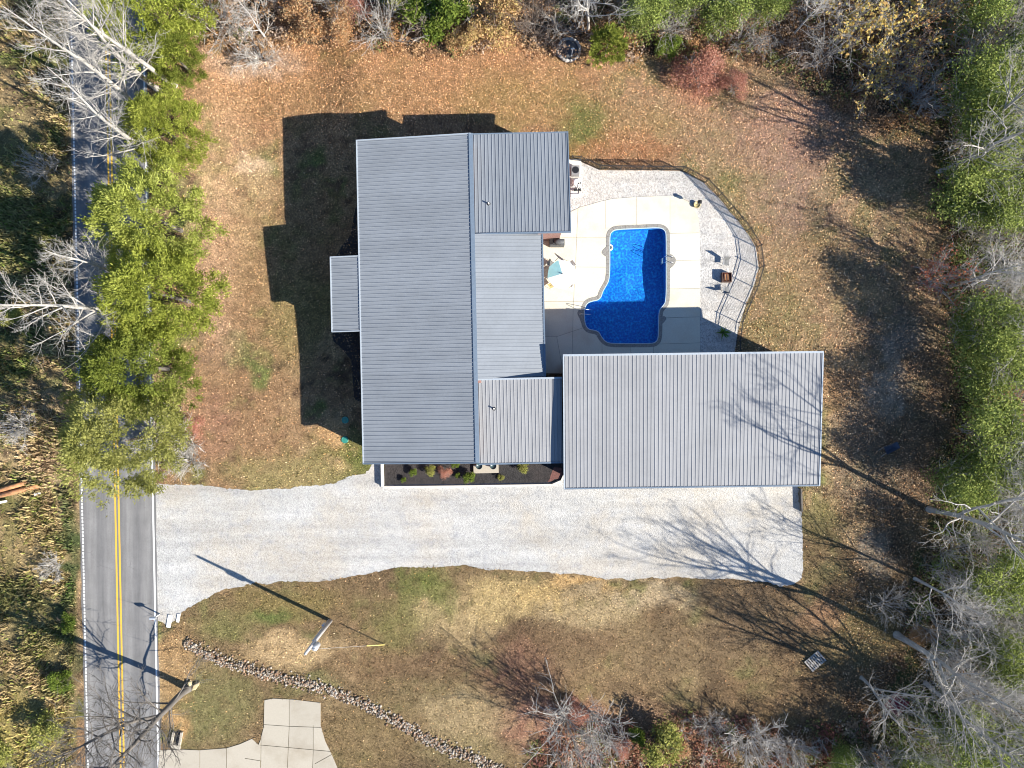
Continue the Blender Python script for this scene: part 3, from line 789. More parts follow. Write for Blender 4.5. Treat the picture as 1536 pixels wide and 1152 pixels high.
ZR, ZE = 5.2, 4.1
hf = Frame(690, 450, TH)
house = empty("house", hf.o, TH); tag(house, "long house under slate grey ribbed metal roofs beside the pool", "house")
xe = av(hf.L(534,210,ZE).x, hf.L(546,695,ZE).x); xr = av(hf.L(706,201,ZR).x, hf.L(715,695,ZR).x)
yt = av(hf.L(534,210,ZE).y, hf.L(705,201,ZR).y); yb = av(hf.L(546,695,ZE).y, hf.L(716,695,ZR).y)
xm = av(hf.L(813,352,4.3).x, hf.L(818,566,4.3).x); ym1 = hf.L(760,351,4.8).y; ym0 = hf.L(760,568,4.8).y
make_roof(house, xe, xr, yb, yt, 'x', ZE, ZR, M['roof'], edges=[('W',M['ltrim'],0.10),('N',M['ltrim'],0.09),('S',M['trim'],0.09)])
sl = (ZR-ZE)/(xr-xe)
xb = av(hf.L(495,386,3.8).x, hf.L(499,497,3.8).x); yb1 = hf.L(517,385,3.9).y; yb0 = hf.L(519,497,3.9).y
make_roof(house, xb, xe-0.06, yb0, yb1, 'x', ZE-sl*(xe-xb)-0.005, ZE-sl*0.06-0.005, M['roof'], "projecting bay roof", edges=[('W',M['ltrim'],0.10),('N',M['ltrim'],0.09),('S',M['ltrim'],0.09)])
_, zmid = make_roof(house, xr+0.10, xm, ym0, ym1, 'x', ZR, 4.38, M['roof'], "short roof slope facing the pool", edges=[('E',M['trim'],0.13)])
xu1 = av(hf.L(853,198,4.3).x, hf.L(855,350,5.0).x); yu1 = hf.L(780,199.5,4.2).y
_, zup = make_roof(house, xr+0.12, xu1, ym1+0.02, yu1, 'y', 5.0, 4.15, M['roof'], "rear wing roof with ribs running down the photo", edges=[('S',M['trim'],0.12),('N',M['trim'],0.10),('E',M['trim'],0.08)])
xl1 = av(hf.L(842.5,568,4.9).x, hf.L(844,695,4.1).x); yl0 = hf.L(780,695,4.1).y
_, zlo = make_roof(house, xr+0.12, xl1, yl0, ym0-0.02, 'y', 4.1, 4.95, M['groof'], "front wing roof beside the garage", edges=[('N',M['ltrim'],0.14),('S',M['trim'],0.12)])
# ridge flashing
rc = MB(); rc.hexa([Vector((xr-0.13,yb-0.02,ZR-0.02)),Vector((xr+0.20,yb-0.02,ZR-0.04)),Vector((xr+0.20,yt+0.02,ZR-0.04)),Vector((xr-0.13,yt+0.02,ZR-0.02))],
                   [Vector((xr-0.13,yb-0.02,ZR+0.05)),Vector((xr+0.20,yb-0.02,ZR+0.035)),Vector((xr+0.20,yt+0.02,ZR+0.035)),Vector((xr-0.13,yt+0.02,ZR+0.05))])
rc.build("ridge_cap", M['trim'], house)
fx = MB(); fx.box((xe-0.02, (yb0+yb1)/2, ZE+0.048), (0.05, yb1-yb0, 0.012)); fx.build("flashing", M['ltrim'], house)
# walls
wm = MB()
def zmain(x, y): return ZE + sl*(x-xe)
prism(wm, xe+0.45, xr, yb+0.4, yt-0.4, zmain)
prism(wm, xb+0.4, xe+0.44, yb0+0.3, yb1-0.3, lambda x, y: zmain(x, y)-0.01)
prism(wm, xr+0.02, xm-0.35, ym0-0.3, ym1+0.3, zmid)
prism(wm, xr+0.02, xu1-0.62, ym1+0.36, yu1-0.45, zup)
prism(wm, xr+0.02, xl1-0.1, yl0+0.45, ym0-0.36, zlo)
wm.build("wall", M['brick'], house)
for uu, vv in ((733,306), (741,613)):
    p = hf.L(uu, vv, 4.7); zf = zup if vv < 400 else zlo
    z_ = zf(p.x, p.y); t = MB().tube([(p.x,p.y,z_-0.05),(p.x,p.y,z_+0.32)], 0.06, 10); vp = t.build("vent_pipe", M['white'], house)
    MB().disc_stack((p.x,p.y,z_-0.02), [(0.17,0),(0.12,0.08),(0.075,0.10)], 12).build("boot", M['black'], vp)
for yy in np.linspace(yb+2.5, yt-2.5, 6):
    if yb0-1.2 < yy < yb1+1.2: continue
    window(house, (xe+0.44, yy, 1.7), 1.3, 1.3, 'y', -1)
window(house, (xb+0.39, (yb0+yb1)/2, 1.7), 2.2, 1.4, 'y', -1)
for xx in (xe+2.5, xe+6.5): window(house, (xx, yb+0.39, 1.7), 1.4, 1.3, 'x', -1)
d_ = MB().box((hf.L(728,690,0).x, yl0+0.44, 1.15), (1.0,0.08,2.1)).build("door", M['redpaint'], house)
MB().box((hf.L(728,690,0).x+0.38, yl0+0.38, 1.1), (0.05,0.06,0.12)).build("handle", M['steel'], d_)
for xx, w_ in ((xm-0.34, 2.6),):
    window(house, (xx, (ym0+ym1)/2, 1.3), 2.6, 2.2, 'y', 1, "glass_door")

gf = Frame(1040, 630, math.radians(0.75))
garage = empty("garage", gf.o, math.radians(0.75)); tag(garage, "large garage with grey ribbed metal roof by the gravel driveway", "garage")
gx0 = av(gf.L(843.5,535,5.6).x, gf.L(848,733,4.6).x); gx1 = av(gf.L(1232.5,527,5.6).x, gf.L(1231,728,4.6).x)
gy1 = av(gf.L(843,534,5.6).y, gf.L(1233,527,5.6).y); gy0 = av(gf.L(848,733,4.6).y, gf.L(1231,728,4.6).y)
_, zg = make_roof(garage, gx0, gx1, gy0, gy1, 'y', 4.6, 5.6, M['groof'], edges=[('N',M['ltrim'],0.16),('S',M['trim'],0.12),('E',M['ltrim'],0.10),('W',M['ltrim'],0.09)])
gw = MB(); prism(gw, gx0+0.4, gx1-0.4, gy0+0.45, gy1-0.45, zg); gw.build("wall", M['siding'], garage)
for k in range(3):
    xx = gx0 + (gx1-gx0)*(0.2+0.3*k)
    gd = MB().box((xx, gy0+0.44, 1.6), (4.2,0.08,3.1)).build("garage_door", M['white'], garage)
    for j in range(4):
        MB().box((xx, gy0+0.385, 0.45+0.76*j), (4.05,0.04,0.70)).build("door_panel", M['white'], gd)
# dark screen at the gap between the wings and a stack of lumber under the garage eave at the east end
o = MB().box(P(1201.5,750,0.2), (0.12,2.0,0.4), math.radians(2)).build("timber_edging", M['bark_dark']); tag(o, "dark timber edging at the garage end of the gravel driveway", "edging")

# front step with two pots
st = MB().box(P(729,703,0.15), (2.2,0.75,0.25), TH).build("front_step", M['oldconc'], None, bevel=0.015); tag(st, "pale concrete front step set in the black mulch", "step")
for uu, lb_ in ((719,"dark round pot on the left end of the front step"),(740,"dark round pot on the right end of the front step")):
    t = MB().disc_stack(P(uu,698.5,0.28), [(0.16,0),(0.27,0.30),(0.29,0.34),(0.25,0.34),(0.24,0.26)], 18).build("plant_pot", M['pot'], None, True); tag(t, lb_, "pot", "pots on the front step")

# ------------------------------------------------------------------ trees and plants : generators
def tubes_np(lines, sides):
    """lines: list of (pts(n,3), radii(n)); returns V,F"""
    Vs = []; Fs = []; off = 0
    ang = np.arange(sides)*2*np.pi/sides
    for pts, rad in lines:
        pts = np.asarray(pts, float); rad = np.asarray(rad, float); n = len(pts)
        d = np.gradient(pts, axis=0); d /= np.linalg.norm(d, axis=1)[:, None]+1e-9
        a = np.array((0.3,0.5,0.81)) if abs(d[0][2]) < 0.8 else np.array((0.9,0.3,0.1))
        s = np.cross(d, a); s /= np.linalg.norm(s, axis=1)[:, None]+1e-9
        t = np.cross(d, s)
        r = pts[:, None, :] + rad[:, None, None]*(np.cos(ang)[None,:,None]*s[:,None,:] + np.sin(ang)[None,:,None]*t[:,None,:])
        Vs.append(r.reshape(-1, 3))
        i = (np.arange(n-1)[:, None]*sides + np.arange(sides)[None, :]); j = (np.arange(n-1)[:, None]*sides + (np.arange(sides)+1)[None, :] % sides)
        Fs.append(np.stack([i, j, j+sides, i+sides], -1).reshape(-1, 4) + off); off += n*sides
    return np.concatenate(Vs), np.concatenate(Fs)
def unit(v): return v/(np.linalg.norm(v)+1e-9)
def bough(r, p, d, L, rad, n, wob, up, tip=0.35):
    pts = [p]; rs = [rad]; dd = unit(d)
    for i in range(n):
        dd = unit(dd + r.normal(0, wob, 3) + np.array((0,0,up)))
        p = p + dd*L/n; pts.append(p); rs.append(max(rad*(1-(1-tip)*(i+1)/n), 0.007))
    return np.array(pts), np.array(rs)
def bare_tree(seed, h, r0, nl=16, start=0.3, ang=0.75, lim=0.42, up=0.06, sub=6, twig=5, fork=0, wob=0.10, tw=0.016, lean=0.0):
    """returns (trunk lines, limb lines, twig lines)"""
    r = np.random.default_rng(seed); trunk = []; limbs = []; twigs = []
    tp, tr = bough(r, np.zeros(3)-np.array((0,0,0.2)), np.array((lean,0,1.0)), h, r0, 12, 0.05, 0.10, 0.12)
    tr[0] *= 1.35; trunk.append((tp, tr))
    stems = [(tp, tr, start)]
    for k in range(fork):
        i = int(12*r.uniform(0.25, 0.5)); a = r.uniform(0, 6.28)
        q = bough(r, tp[i], np.array((math.cos(a)*0.6, math.sin(a)*0.6, 1)), h*r.uniform(0.5, 0.68), tr[i]*0.75, 10, 0.07, 0.08, 0.15)
        trunk.append(q); stems.append((q[0], q[1], 0.15))
    for pts, rad, st in stems:
        n = len(pts); az = r.uniform(0, 6.28)
        for k in range(nl):
            f = st + (0.97-st)*(k+r.uniform(0,1))/nl; x = f*(n-1); i = int(x); q = x-i
            if i >= n-1: i = n-2; q = 1.0
            p = pts[i]*(1-q)+pts[i+1]*q; rr = rad[i]*(1-q)+rad[i+1]*q
            az += 2.4 + r.normal(0, 0.4)
            L = h*lim*(1.05-0.75*(f-st)/(1-st))*r.uniform(0.7, 1.15)
            e = ang*r.uniform(0.75, 1.2)
            d = np.array((math.cos(az)*math.sin(e), math.sin(az)*math.sin(e), math.cos(e)))
            lp, lr = bough(r, p, d, L, min(rr*0.62, 0.013*L+0.014), 7, wob, up, 0.2); limbs.append((lp, lr))
            for m in range(sub):
                g = 0.2+0.8*(m+r.uniform(0,1))/sub; xi = g*6.99; j = int(xi); w = xi-j
                sp = lp[j]*(1-w)+lp[j+1]*w; sr = lr[j]
                sd = unit(unit(lp[j+1]-lp[j]) + r.normal(0, 0.55, 3) + np.array((0,0,0.12)))
                SL = L*r.uniform(0.28, 0.5)*(1.1-0.5*g)
                bp, br = bough(r, sp, sd, SL, max(sr*0.5, 0.011), 4, wob*1.4, up, 0.4); limbs.append((bp, br))
                for t in range(twig):
                    e2 = r.uniform(0.15, 1.0)*3.99; jj = int(e2); ww = e2-jj
                    kp = bp[jj]*(1-ww)+bp[jj+1]*ww
                    td = unit(unit(bp[jj+1]-bp[jj]) + r.normal(0, 0.6, 3))
                    kk = bough(r, kp, td, SL*r.uniform(0.35, 0.7)+0.15, tw, 2, 0.2, up, 0.6); twigs.append(kk)
    return trunk, limbs, twigs
def tree_meshes(parts):
    trunk, limbs, twigs = parts
    T = tubes_np(trunk, 9)
    L = tubes_np(limbs, 4)
    W = tubes_np(twigs, 3) if twigs else None
    if W is not None:
        n = len(L[0]); L = (np.concatenate([L[0], W[0]]), np.concatenate([L[1], W[1]+n]))
    return T, L

def cards(c, d, nrm, ln, wd):
    """diamond leaf cards: centres, long axis, normal, length, width"""
    d = d/(np.linalg.norm(d, axis=1)[:, None]+1e-9)
    s = np.cross(d, nrm); s /= np.linalg.norm(s, axis=1)[:, None]+1e-9
    l = ln[:, None]/2; w = wd[:, None]/2
    V = np.stack([c-d*l, c+s*w-d*l*0.1, c+d*l, c-s*w-d*l*0.1], 1).reshape(-1, 3)
    F = np.arange(len(c)*4).reshape(-1, 4)
    return V, F
def rep4(col): return np.repeat(col, 4, axis=0)

def conifer_crown(seed, h, rad, n_sp, per, cols, shape=0.8, sz=(0.23, 0.075)):
    r = np.random.default_rng(seed)
    f = np.clip(r.beta(1.25, 1.35, n_sp), 0.03, 0.985)            # height share
    prof = np.sin(np.pi*np.clip(0.12+0.88*f, 0, 1))**shape*(1-0.35*f)
    lob = 1 + 0.25*np.sin(5*f*6+seed)+0.0*f
    az = r.uniform(0, 2*np.pi, n_sp); lobe = 1+0.18*np.sin(3*az+seed+f*4)+0.20*np.sin(7*az+seed*2+f*11)
    rr = rad*prof*lobe*np.sqrt(r.uniform(0.40, 1.0, n_sp))
    C = np.stack([rr*np.cos(az), rr*np.sin(az), h*(0.10+0.90*f)], 1)
    out = np.stack([np.cos(az), np.sin(az), 0.55+0.7*f], 1); out /= np.linalg.norm(out, axis=1)[:, None]
    tone = r.uniform(0, 1, n_sp)
    idx = np.repeat(np.arange(n_sp), per); n = len(idx)
    d = out[idx] + r.normal(0, 0.55, (n, 3))
    c = C[idx] + r.normal(0, 1, (n, 3))*np.array((0.15,0.15,0.12))*(rad/3.8)+d*0.14
    nr = r.normal(0, 0.8, (n, 3))+np.array((0.35,-0.15,0.9))*0+out[idx]*0.8+np.array((0,0,0.7))
    ln = r.uniform(0.7, 1.3, n)*sz[0]; wd = r.uniform(0.7, 1.3, n)*sz[1]
    V, F = cards(c, d, nr, ln, wd)
    a, b, g = [np.array(x) for x in cols]
    t = tone[idx][:, None]*0.75+r.uniform(0, 0.25, (n, 1))
    col = np.where(t < 0.5, a+(b-a)*t*2, b+(g-b)*(t-0.5)*2)
    return V, F, rep4(col)
def leafy_crown(seed, tips, n, cols, spread=0.28, sz=(0.2, 0.13), flat=0.5):
    """leaves scattered round given twig points"""
    r = np.random.default_rng(seed)
    tips = np.asarray(tips); idx = r.integers(0, len(tips), n)
    ton = r.uniform(0, 1, len(tips))
    c = tips[idx]+r.normal(0, spread, (n, 3)); d = r.normal(0, 1, (n, 3)); d[:, 2] *= flat
    nr = r.normal(0, 0.7, (n, 3))+np.array((0,0,1.0))
    ln = r.uniform(0.7, 1.3, n)*sz[0]; wd = r.uniform(0.7, 1.3, n)*sz[1]
    V, F = cards(c, d, nr, ln, wd)
    cols = np.array(cols); k = np.clip((ton[idx]*0.7+r.uniform(0, 0.3, n))*len(cols), 0, len(cols)-0.001).astype(int)
    col = cols[k]*r.uniform(0.75, 1.25, (n, 1))
    return V, F, rep4(col)
def blob_tips(seed, n, rx, h, lumps=7):
    """points over a lumpy broadleaf crown"""
    r = np.random.default_rng(seed); pts = []
    lc = []
    for k in range(lumps):
        a = r.uniform(0, 6.28); q = rx*0.62*math.sqrt(r.uniform(0, 1)); z = h*r.uniform(0.25, 0.85)
        lc.append((q*1.2*math.cos(a), q*1.2*math.sin(a), z, rx*r.uniform(0.2, 0.45)))
    for k in range(n):
        x, y, z, R = lc[r.integers(0, lumps)]
        v = r.normal(0, 1, 3); v /= np.linalg.norm(v); v[2] = abs(v[2])*0.9-0.25
        p = np.array((x, y, z))+v*R*r.uniform(0.6, 1.0); p[2] = max(p[2], 0.25); pts.append(p)
    return np.array(pts)

TREES = {}
def proto(name, trunkVF, bark, crown, crown_mat, crown_bark=None):
    """store meshes; crown = (V,F,col|None)"""
    tm = mesh_np(name+"_trunk", trunkVF[0], trunkVF[1], bark, None, True)
    V, F, c = crown
    cm = mesh_np(name+"_crown", V, F, crown_mat, c, c is None)
    TREES[name] = (tm, cm)
def proto_bare(name, parts, bark, leaves=None):
    T, L = tree_meshes(parts)
    tm = mesh_np(name+"_trunk", T[0], T[1], bark, None, True)
    cm = mesh_np(name+"_crown", L[0], L[1], bark, None, True)
    lm = None
    if leaves is not None: lm = mesh_np(name+"_leaves", leaves[0], leaves[1], M['leaf'], leaves[2])
    TREES[name] = (tm, cm, lm)
def plant(kind, name, u, v, scale, label, cat="tree", group=None, rz=None, z=None, sxy=1.0):
    p = P(u, v); zz = float(gz(p.x, p.y)) if z is None else z
    t = empty(name, (p.x, p.y, zz), random.uniform(0, 6.28) if rz is None else rz); t.scale = (scale*sxy, scale*sxy, scale)
    tag(t, label, cat, group)
    ms = TREES[kind]
    link(bpy.data.objects.new("trunk", ms[0]), t); link(bpy.data.objects.new("crown", ms[1]), t)
    if len(ms) > 2 and ms[2]: link(bpy.data.objects.new("leaves", ms[2]), t)
    return t

# prototypes
for i in range(4):
    proto_bare("sycamore%d" % i, bare_tree(40+i, 18, 0.23, nl=22, start=0.22, ang=0.72, lim=0.29, up=0.045, sub=7, twig=5, fork=0, wob=0.06, tw=0.009), M['bark_white'])
for i in range(4):
    proto_bare("greytree%d" % i, bare_tree(60+i, 13, 0.17, nl=10, start=0.26, ang=0.80, lim=0.42, up=0.03, sub=6, twig=3, fork=1+i % 2, wob=0.13, tw=0.0095), M['bark_grey'])
for i in range(2):
    proto_bare("paletree%d" % i, bare_tree(80+i, 10, 0.15, nl=10, start=0.25, ang=0.85, lim=0.45, up=0.02, sub=6, twig=4, fork=1, wob=0.15, tw=0.0095), M['bark_pale'])
proto_bare("bigtree", bare_tree(95, 16, 0.31, nl=10, start=0.36, ang=0.8, lim=0.40, up=0.03, sub=6, twig=3, fork=2, wob=0.13, tw=0.012), M['bark_grey'])
proto_bare("darktree", bare_tree(97, 15, 0.31, nl=30, start=0.15, ang=1.05, lim=0.34, up=0.02, sub=7, twig=5, fork=1, wob=0.17, tw=0.013), M['bark_dark'])
def bush_parts(seed, h, stems, spread, sub=5, twig=4, tw=0.011):
    r = np.random.default_rng(seed); trunk = []; limbs = []; twigs = []
    for s in range(stems):
        a = r.uniform(0, 6.28); e = spread*r.uniform(0.3, 1.0)
        d = np.array((math.cos(a)*math.sin(e), math.sin(a)*math.sin(e), math.cos(e)))
        q = bough(r, np.array((math.cos(a)*0.15, math.sin(a)*0.15, -0.1)), d, h*r.uniform(0.7, 1.1), 0.035, 6, 0.12, 0.04, 0.3)
        (trunk if s < 3 else limbs).append(q)
        for m in range(sub):
            g = r.uniform(0.25, 1.0)*5.99; j = int(g); w = g-j
            bp, br = bough(r, q[0][j]*(1-w)+q[0][j+1]*w, unit(q[0][j+1]-q[0][j])+r.normal(0, 0.55, 3), h*r.uniform(0.25, 0.45), 0.018, 3, 0.18, 0.03, 0.5); limbs.append((bp, br))
            for t in range(twig):
                g2 = r.uniform(0.1, 1)*2.99; j2 = int(g2)
                twigs.append(bough(r, bp[j2], unit(bp[j2+1]-bp[j2])+r.normal(0, 0.6, 3), h*r.uniform(0.1, 0.25), tw, 2, 0.2, 0.02, 0.6))
    return trunk, limbs, twigs
def tips_of(parts): return np.array([p[0][-1] for p in parts[2]] + [p[0][len(p[0])//2] for p in parts[2]])
for i in range(3):
    proto_bare("barebush%d" % i, bush_parts(110+i, 4.2, 16, 0.75), M['bark_grey'])
proto_bare("palebush", bush_parts(115, 2.4, 26, 1.1, 5, 4), M['bark_pale'])
proto_bare("brownbush", bush_parts(117, 4.5, 18, 0.55), M['bark_brown'])
GRN = [(0.15,0.18,0.032),(0.28,0.315,0.055),(0.43,0.455,0.10)]
PAL = [(0.18,0.21,0.045),(0.34,0.38,0.08),(0.52,0.55,0.15)]
OLV = [(0.16,0.165,0.045),(0.26,0.265,0.075),(0.37,0.36,0.125)]
DRK = [(0.11,0.14,0.028),(0.20,0.24,0.045),(0.31,0.345,0.075)]
stub = tubes_np([(np.array([(0,0,-0.2),(0,0,3.0),(0.05,0,5.5)]), np.array([0.2,0.12,0.04]))], 8)
for i, (cs, nm) in enumerate(((GRN,"cedar0"),(DRK,"cedar1"),(GRN,"cedar2"),(PAL,"cedar3"))):
    proto(nm, stub, M['bark_dark'], conifer_crown(130+i, 10, 4.3, 500, 66, cs), M['leaf'])
proto("cedar_olive", stub, M['bark_brown'], conifer_crown(140, 12, 4.6, 480, 64, OLV, sz=(0.24,0.075)), M['leaf'])
proto("cedar_small", tubes_np([(np.array([(0,0,-0.2),(0,0,2.5)]), np.array([0.09,0.03]))], 6), M['bark_brown'], conifer_crown(150, 4.6, 1.7, 170, 30, [(0.13,0.17,0.03),(0.20,0.23,0.045),(0.27,0.28,0.06)], sz=(0.26,0.09)), M['leaf'])
def proto_leafy(nm, seed, rx, h, n, cols, bark, sz=(0.2,0.13), lumps=8, npts=260, spread=0.22):
    b = bush_parts(seed, h*0.8, 9, 0.55, 4, 3)
    T, L = tree_meshes(b); tm = mesh_np(nm+"_trunk", np.concatenate([T[0], L[0]]), np.concatenate([T[1], L[1]+len(T[0])]), bark, None, True)
    V, F, c = leafy_crown(seed+1, blob_tips(seed+2, npts, rx, h, lumps), n, cols, spread, sz)
    TREES[nm] = (tm, mesh_np(nm+"_crown", V, F, M['leaf'], c))
GG = [(0.10,0.135,0.04),(0.19,0.235,0.06),(0.28,0.33,0.085),(0.37,0.41,0.13)]
YG = [(0.17,0.18,0.05),(0.26,0.27,0.07),(0.34,0.34,0.10),(0.40,0.37,0.13)]
for i in range(3): proto_leafy("broadleaf%d" % i, 200+10*i, 3.3, 8.0, 8800, GG, M['bark_grey'], sz=(0.22,0.12), lumps=24, npts=380, spread=0.45)
proto_leafy("greenbush", 240, 2.0, 3.4, 5200, [(0.10,0.15,0.03),(0.16,0.21,0.04),(0.20,0.26,0.05)], M['bark_brown'])
proto_leafy("yellowbush", 250, 1.6, 2.4, 2600, YG, M['bark_brown'])
proto_leafy("orangebush", 260, 2.2, 3.0, 4600, [(0.46,0.25,0.11),(0.55,0.33,0.17),(0.52,0.38,0.21),(0.40,0.24,0.14)], M['bark_brown'], sz=(0.15,0.10))
proto_leafy("tanbush", 270, 2.2, 3.2, 5000, [(0.52,0.34,0.16),(0.60,0.41,0.21),(0.54,0.42,0.17),(0.46,0.29,0.15)], M['bark_brown'], sz=(0.15,0.10))
proto_leafy("redbush", 280, 2.0, 2.4, 3600, [(0.46,0.21,0.15),(0.54,0.28,0.21),(0.42,0.20,0.14),(0.52,0.32,0.23)], M['bark_grey'], sz=(0.13,0.085))
def proto_sparse(nm, seed, h, n, cols, bark, sz=(0.17,0.13)):
    b = bush_parts(seed, h, 14, 0.8, 5, 4)
    lv = leafy_crown(seed+1, tips_of(b), n, cols, 0.10, sz); proto_bare(nm, b, bark, lv)
proto_sparse("yellowsapling", 300, 5.0, 1100, [(0.62,0.44,0.12),(0.66,0.50,0.16),(0.58,0.38,0.14),(0.50,0.46,0.16)], M['bark_pale'], (0.24,0.18))
proto_sparse("redsapling", 310, 4.0, 650, [(0.48,0.16,0.10),(0.55,0.22,0.14),(0.42,0.18,0.08)], M['bark_pale'], (0.20,0.15))
proto_sparse("peachsapling", 315, 4.5, 900, [(0.50,0.30,0.16),(0.48,0.24,0.12),(0.40,0.22,0.12)], M['bark_pale'], (0.20,0.14))

# --- roadside row, top to bottom
G1 = "cedars in the roadside row"; G2 = "white sycamores over the road"
plant("cedar0","cedar_tree",262,60,1.16,"bright green cedar at the north end of the roadside row, filling the photo's top edge","tree",G1)
plant("cedar1","cedar_tree",284,106,0.62,"small dark cedar squeezed between the two northern roadside cedars","tree",G1)
plant("cedar2","cedar_tree",282,220,0.86,"dark green cedar beside the pale bare patch on the north lawn","tree",G1)
plant("cedar3","cedar_tree",272,346,1.10,"brightest yellow-green cedar hanging over the yellow centre lines","tree",G1,rz=2.0)
plant("cedar2","cedar_tree",284,452,1.14,"wide green cedar right of the lone spreading sycamore","tree",G1,rz=4.0)
plant("cedar1","cedar_tree",252,553,1.06,"flat-topped cedar just above the big olive cedar","tree",G1,rz=1.0)
plant("cedar_olive","cedar_tree",243,652,1.08,"largest olive-green cedar covering the whole road above the gravel driveway","tree",G1)
plant("sycamore0","sycamore_tree",262,128,1.02,"bare white sycamore whose trunk tops out nearest the centre of the top-left road edge","tree",G2,rz=0.3)
plant("sycamore1","sycamore_tree",240,136,0.98,"bare white sycamore standing close behind the northernmost one","tree",G2,rz=1.3)
plant("sycamore2","sycamore_tree",229,186,1.05,"tallest bare white sycamore reaching the photo's left edge near the top","tree",G2,rz=2.3)
plant("sycamore3","sycamore_tree",251,246,0.95,"bushy bare white sycamore above the exposed strip of dark road","tree",G2,rz=3.3)
plant("sycamore1","sycamore_tree",226,486,1.00,"lone wide spreading bare sycamore across the road from the middle cedars","tree",G2,rz=4.4,sxy=1.15)
plant("sycamore0","sycamore_tree",236,428,0.80,"smaller bare sycamore crossing the road just above the lone wide one","tree",G2,rz=5.0)
plant("palebush","bare_shrub",270,652,1.5,"bare grey shrub with pink leaves at the lawn side of the big olive cedar","shrub")
plant("palebush","bare_shrub",285,690,1.0,"low bare shrub where the lawn meets the driveway mouth","shrub")
plant("redbush","red_shrub",292,640,0.55,"small red-leaved shrub in the lawn edge beside the olive cedar","shrub",z=-0.3)
plant("darktree","bare_tree",283,1032,1.0,"thick dark bare tree by the two sandstones, leaning over the road at the bottom","tree",rz=0.7)
# --- north edge
plant("barebush0","bare_shrub",335,45,1.2,"tangled grey bare shrub just right of the northernmost cedar","shrub")
plant("paletree0","bare_tree",402,62,0.72,"slim white bare tree among the orange bushes on the north edge","tree")
plant("palebush","bare_shrub",385,82,1.15,"pale low bleached brush at the north lawn corner","shrub")
plant("orangebush","orange_shrub",462,42,1.05,"orange shrub behind the pale bleached brush","shrub")
plant("orangebush","orange_shrub",515,48,0.9,"rust and green shrub left of the dark twiggy thicket","shrub",rz=2.0)
plant("redbush","red_shrub",530,15,0.9,"red shrub touching the photo's top edge","shrub")
plant("barebush1","bare_shrub",578,52,1.1,"dark twiggy thicket left of the bright green bush on the north edge","shrub")
plant("greenbush","green_bush",650,50,1.25,"bright green bush in the middle of the north edge","shrub")
plant("yellowbush","green_bush",622,18,1.1,"yellowish bush behind the bright green bush","shrub")
plant("greenbush","green_bush",690,12,0.8,"small dark green bush at the top edge above the tan bush","shrub",rz=1.0)
plant("tanbush","tan_bush",735,35,1.25,"golden tan bush right of the bright green bush","shrub")
plant("tanbush","tan_bush",700,60,0.7,"short tan bush between the green bush and the golden one","shrub",rz=2.0)
plant("brownbush","bare_shrub",797,52,1.0,"brown bare thicket left of the stone ring","shrub")
plant("paletree1","bare_tree",882,45,0.95,"white bare tree branching out above the stone ring","tree")
plant("cedar_small","cedar_tree",906,86,1.0,"small yellow-green cedar beside the stone ring","tree")
plant("orangebush","orange_shrub",925,8,0.7,"little orange bush at the top edge right of the white bare tree","shrub")
GB = "broadleaf evergreens along the north edge"
plant("broadleaf0","evergreen_tree",955,40,0.75,"dark evergreen right of the small yellow-green cedar","tree",GB)
plant("broadleaf1","evergreen_tree",1005,22,0.7,"evergreen under thin grey twigs right of the dark one","tree",GB)
plant("broadleaf2","evergreen_tree",1072,32,0.75,"evergreen behind the pink-red bush on the north edge","tree",GB)
plant("broadleaf0","evergreen_tree",1135,22,0.65,"evergreen between the pink-red bush and the yellow saplings","tree",GB,rz=3.0)
plant("greenbush","green_bush",1000,82,0.6,"low dark green bush touching the left side of the pink-red bush","shrub")
plant("barebush2","bare_shrub",990,45,1.0,"grey twiggy shrub over the northern evergreens","shrub")
plant("barebush0","bare_shrub",1110,60,0.95,"grey bare shrub above the pink-red bush","shrub",rz=1.0)
plant("redbush","red_shrub",1045,112,1.15,"large pink-red bush on the north-east lawn","shrub")
plant("redbush","red_shrub",1098,132,0.7,"smaller pink-red bush just right of the large one","shrub",rz=2.0)
plant("paletree0","bare_tree",1190,52,0.72,"pale bare tree between evergreens and yellow saplings","tree",rz=2.0)
plant("barebush1","bare_shrub",1235,80,1.1,"bare grey thicket in front of the yellow saplings","shrub",rz=2.0)
GY = "yellow saplings at the north-east corner"
plant("yellowsapling","yellow_sapling",1268,42,1.0,"yellow sapling nearest the pale bare tree","tree",GY)
plant("yellowsapling","yellow_sapling",1335,48,1.05,"yellow sapling in the middle of the yellow group","tree",GY,rz=1.0)
plant("yellowsapling","yellow_sapling",1300,122,0.85,"yellow sapling standing furthest out onto the leafy lawn","tree",GY,rz=2.0)
plant("peachsapling","yellow_sapling",1385,35,0.95,"peach-coloured sapling against the green woods at the top","tree",GY,rz=3.0)
plant("peachsapling","yellow_sapling",1350,105,0.8,"peach sapling with brown twigs below the yellow group","tree",GY,rz=4.0)
plant("palebush","bare_shrub",1375,150,1.3,"brown brushy shrub at the corner where the woods begin","shrub")
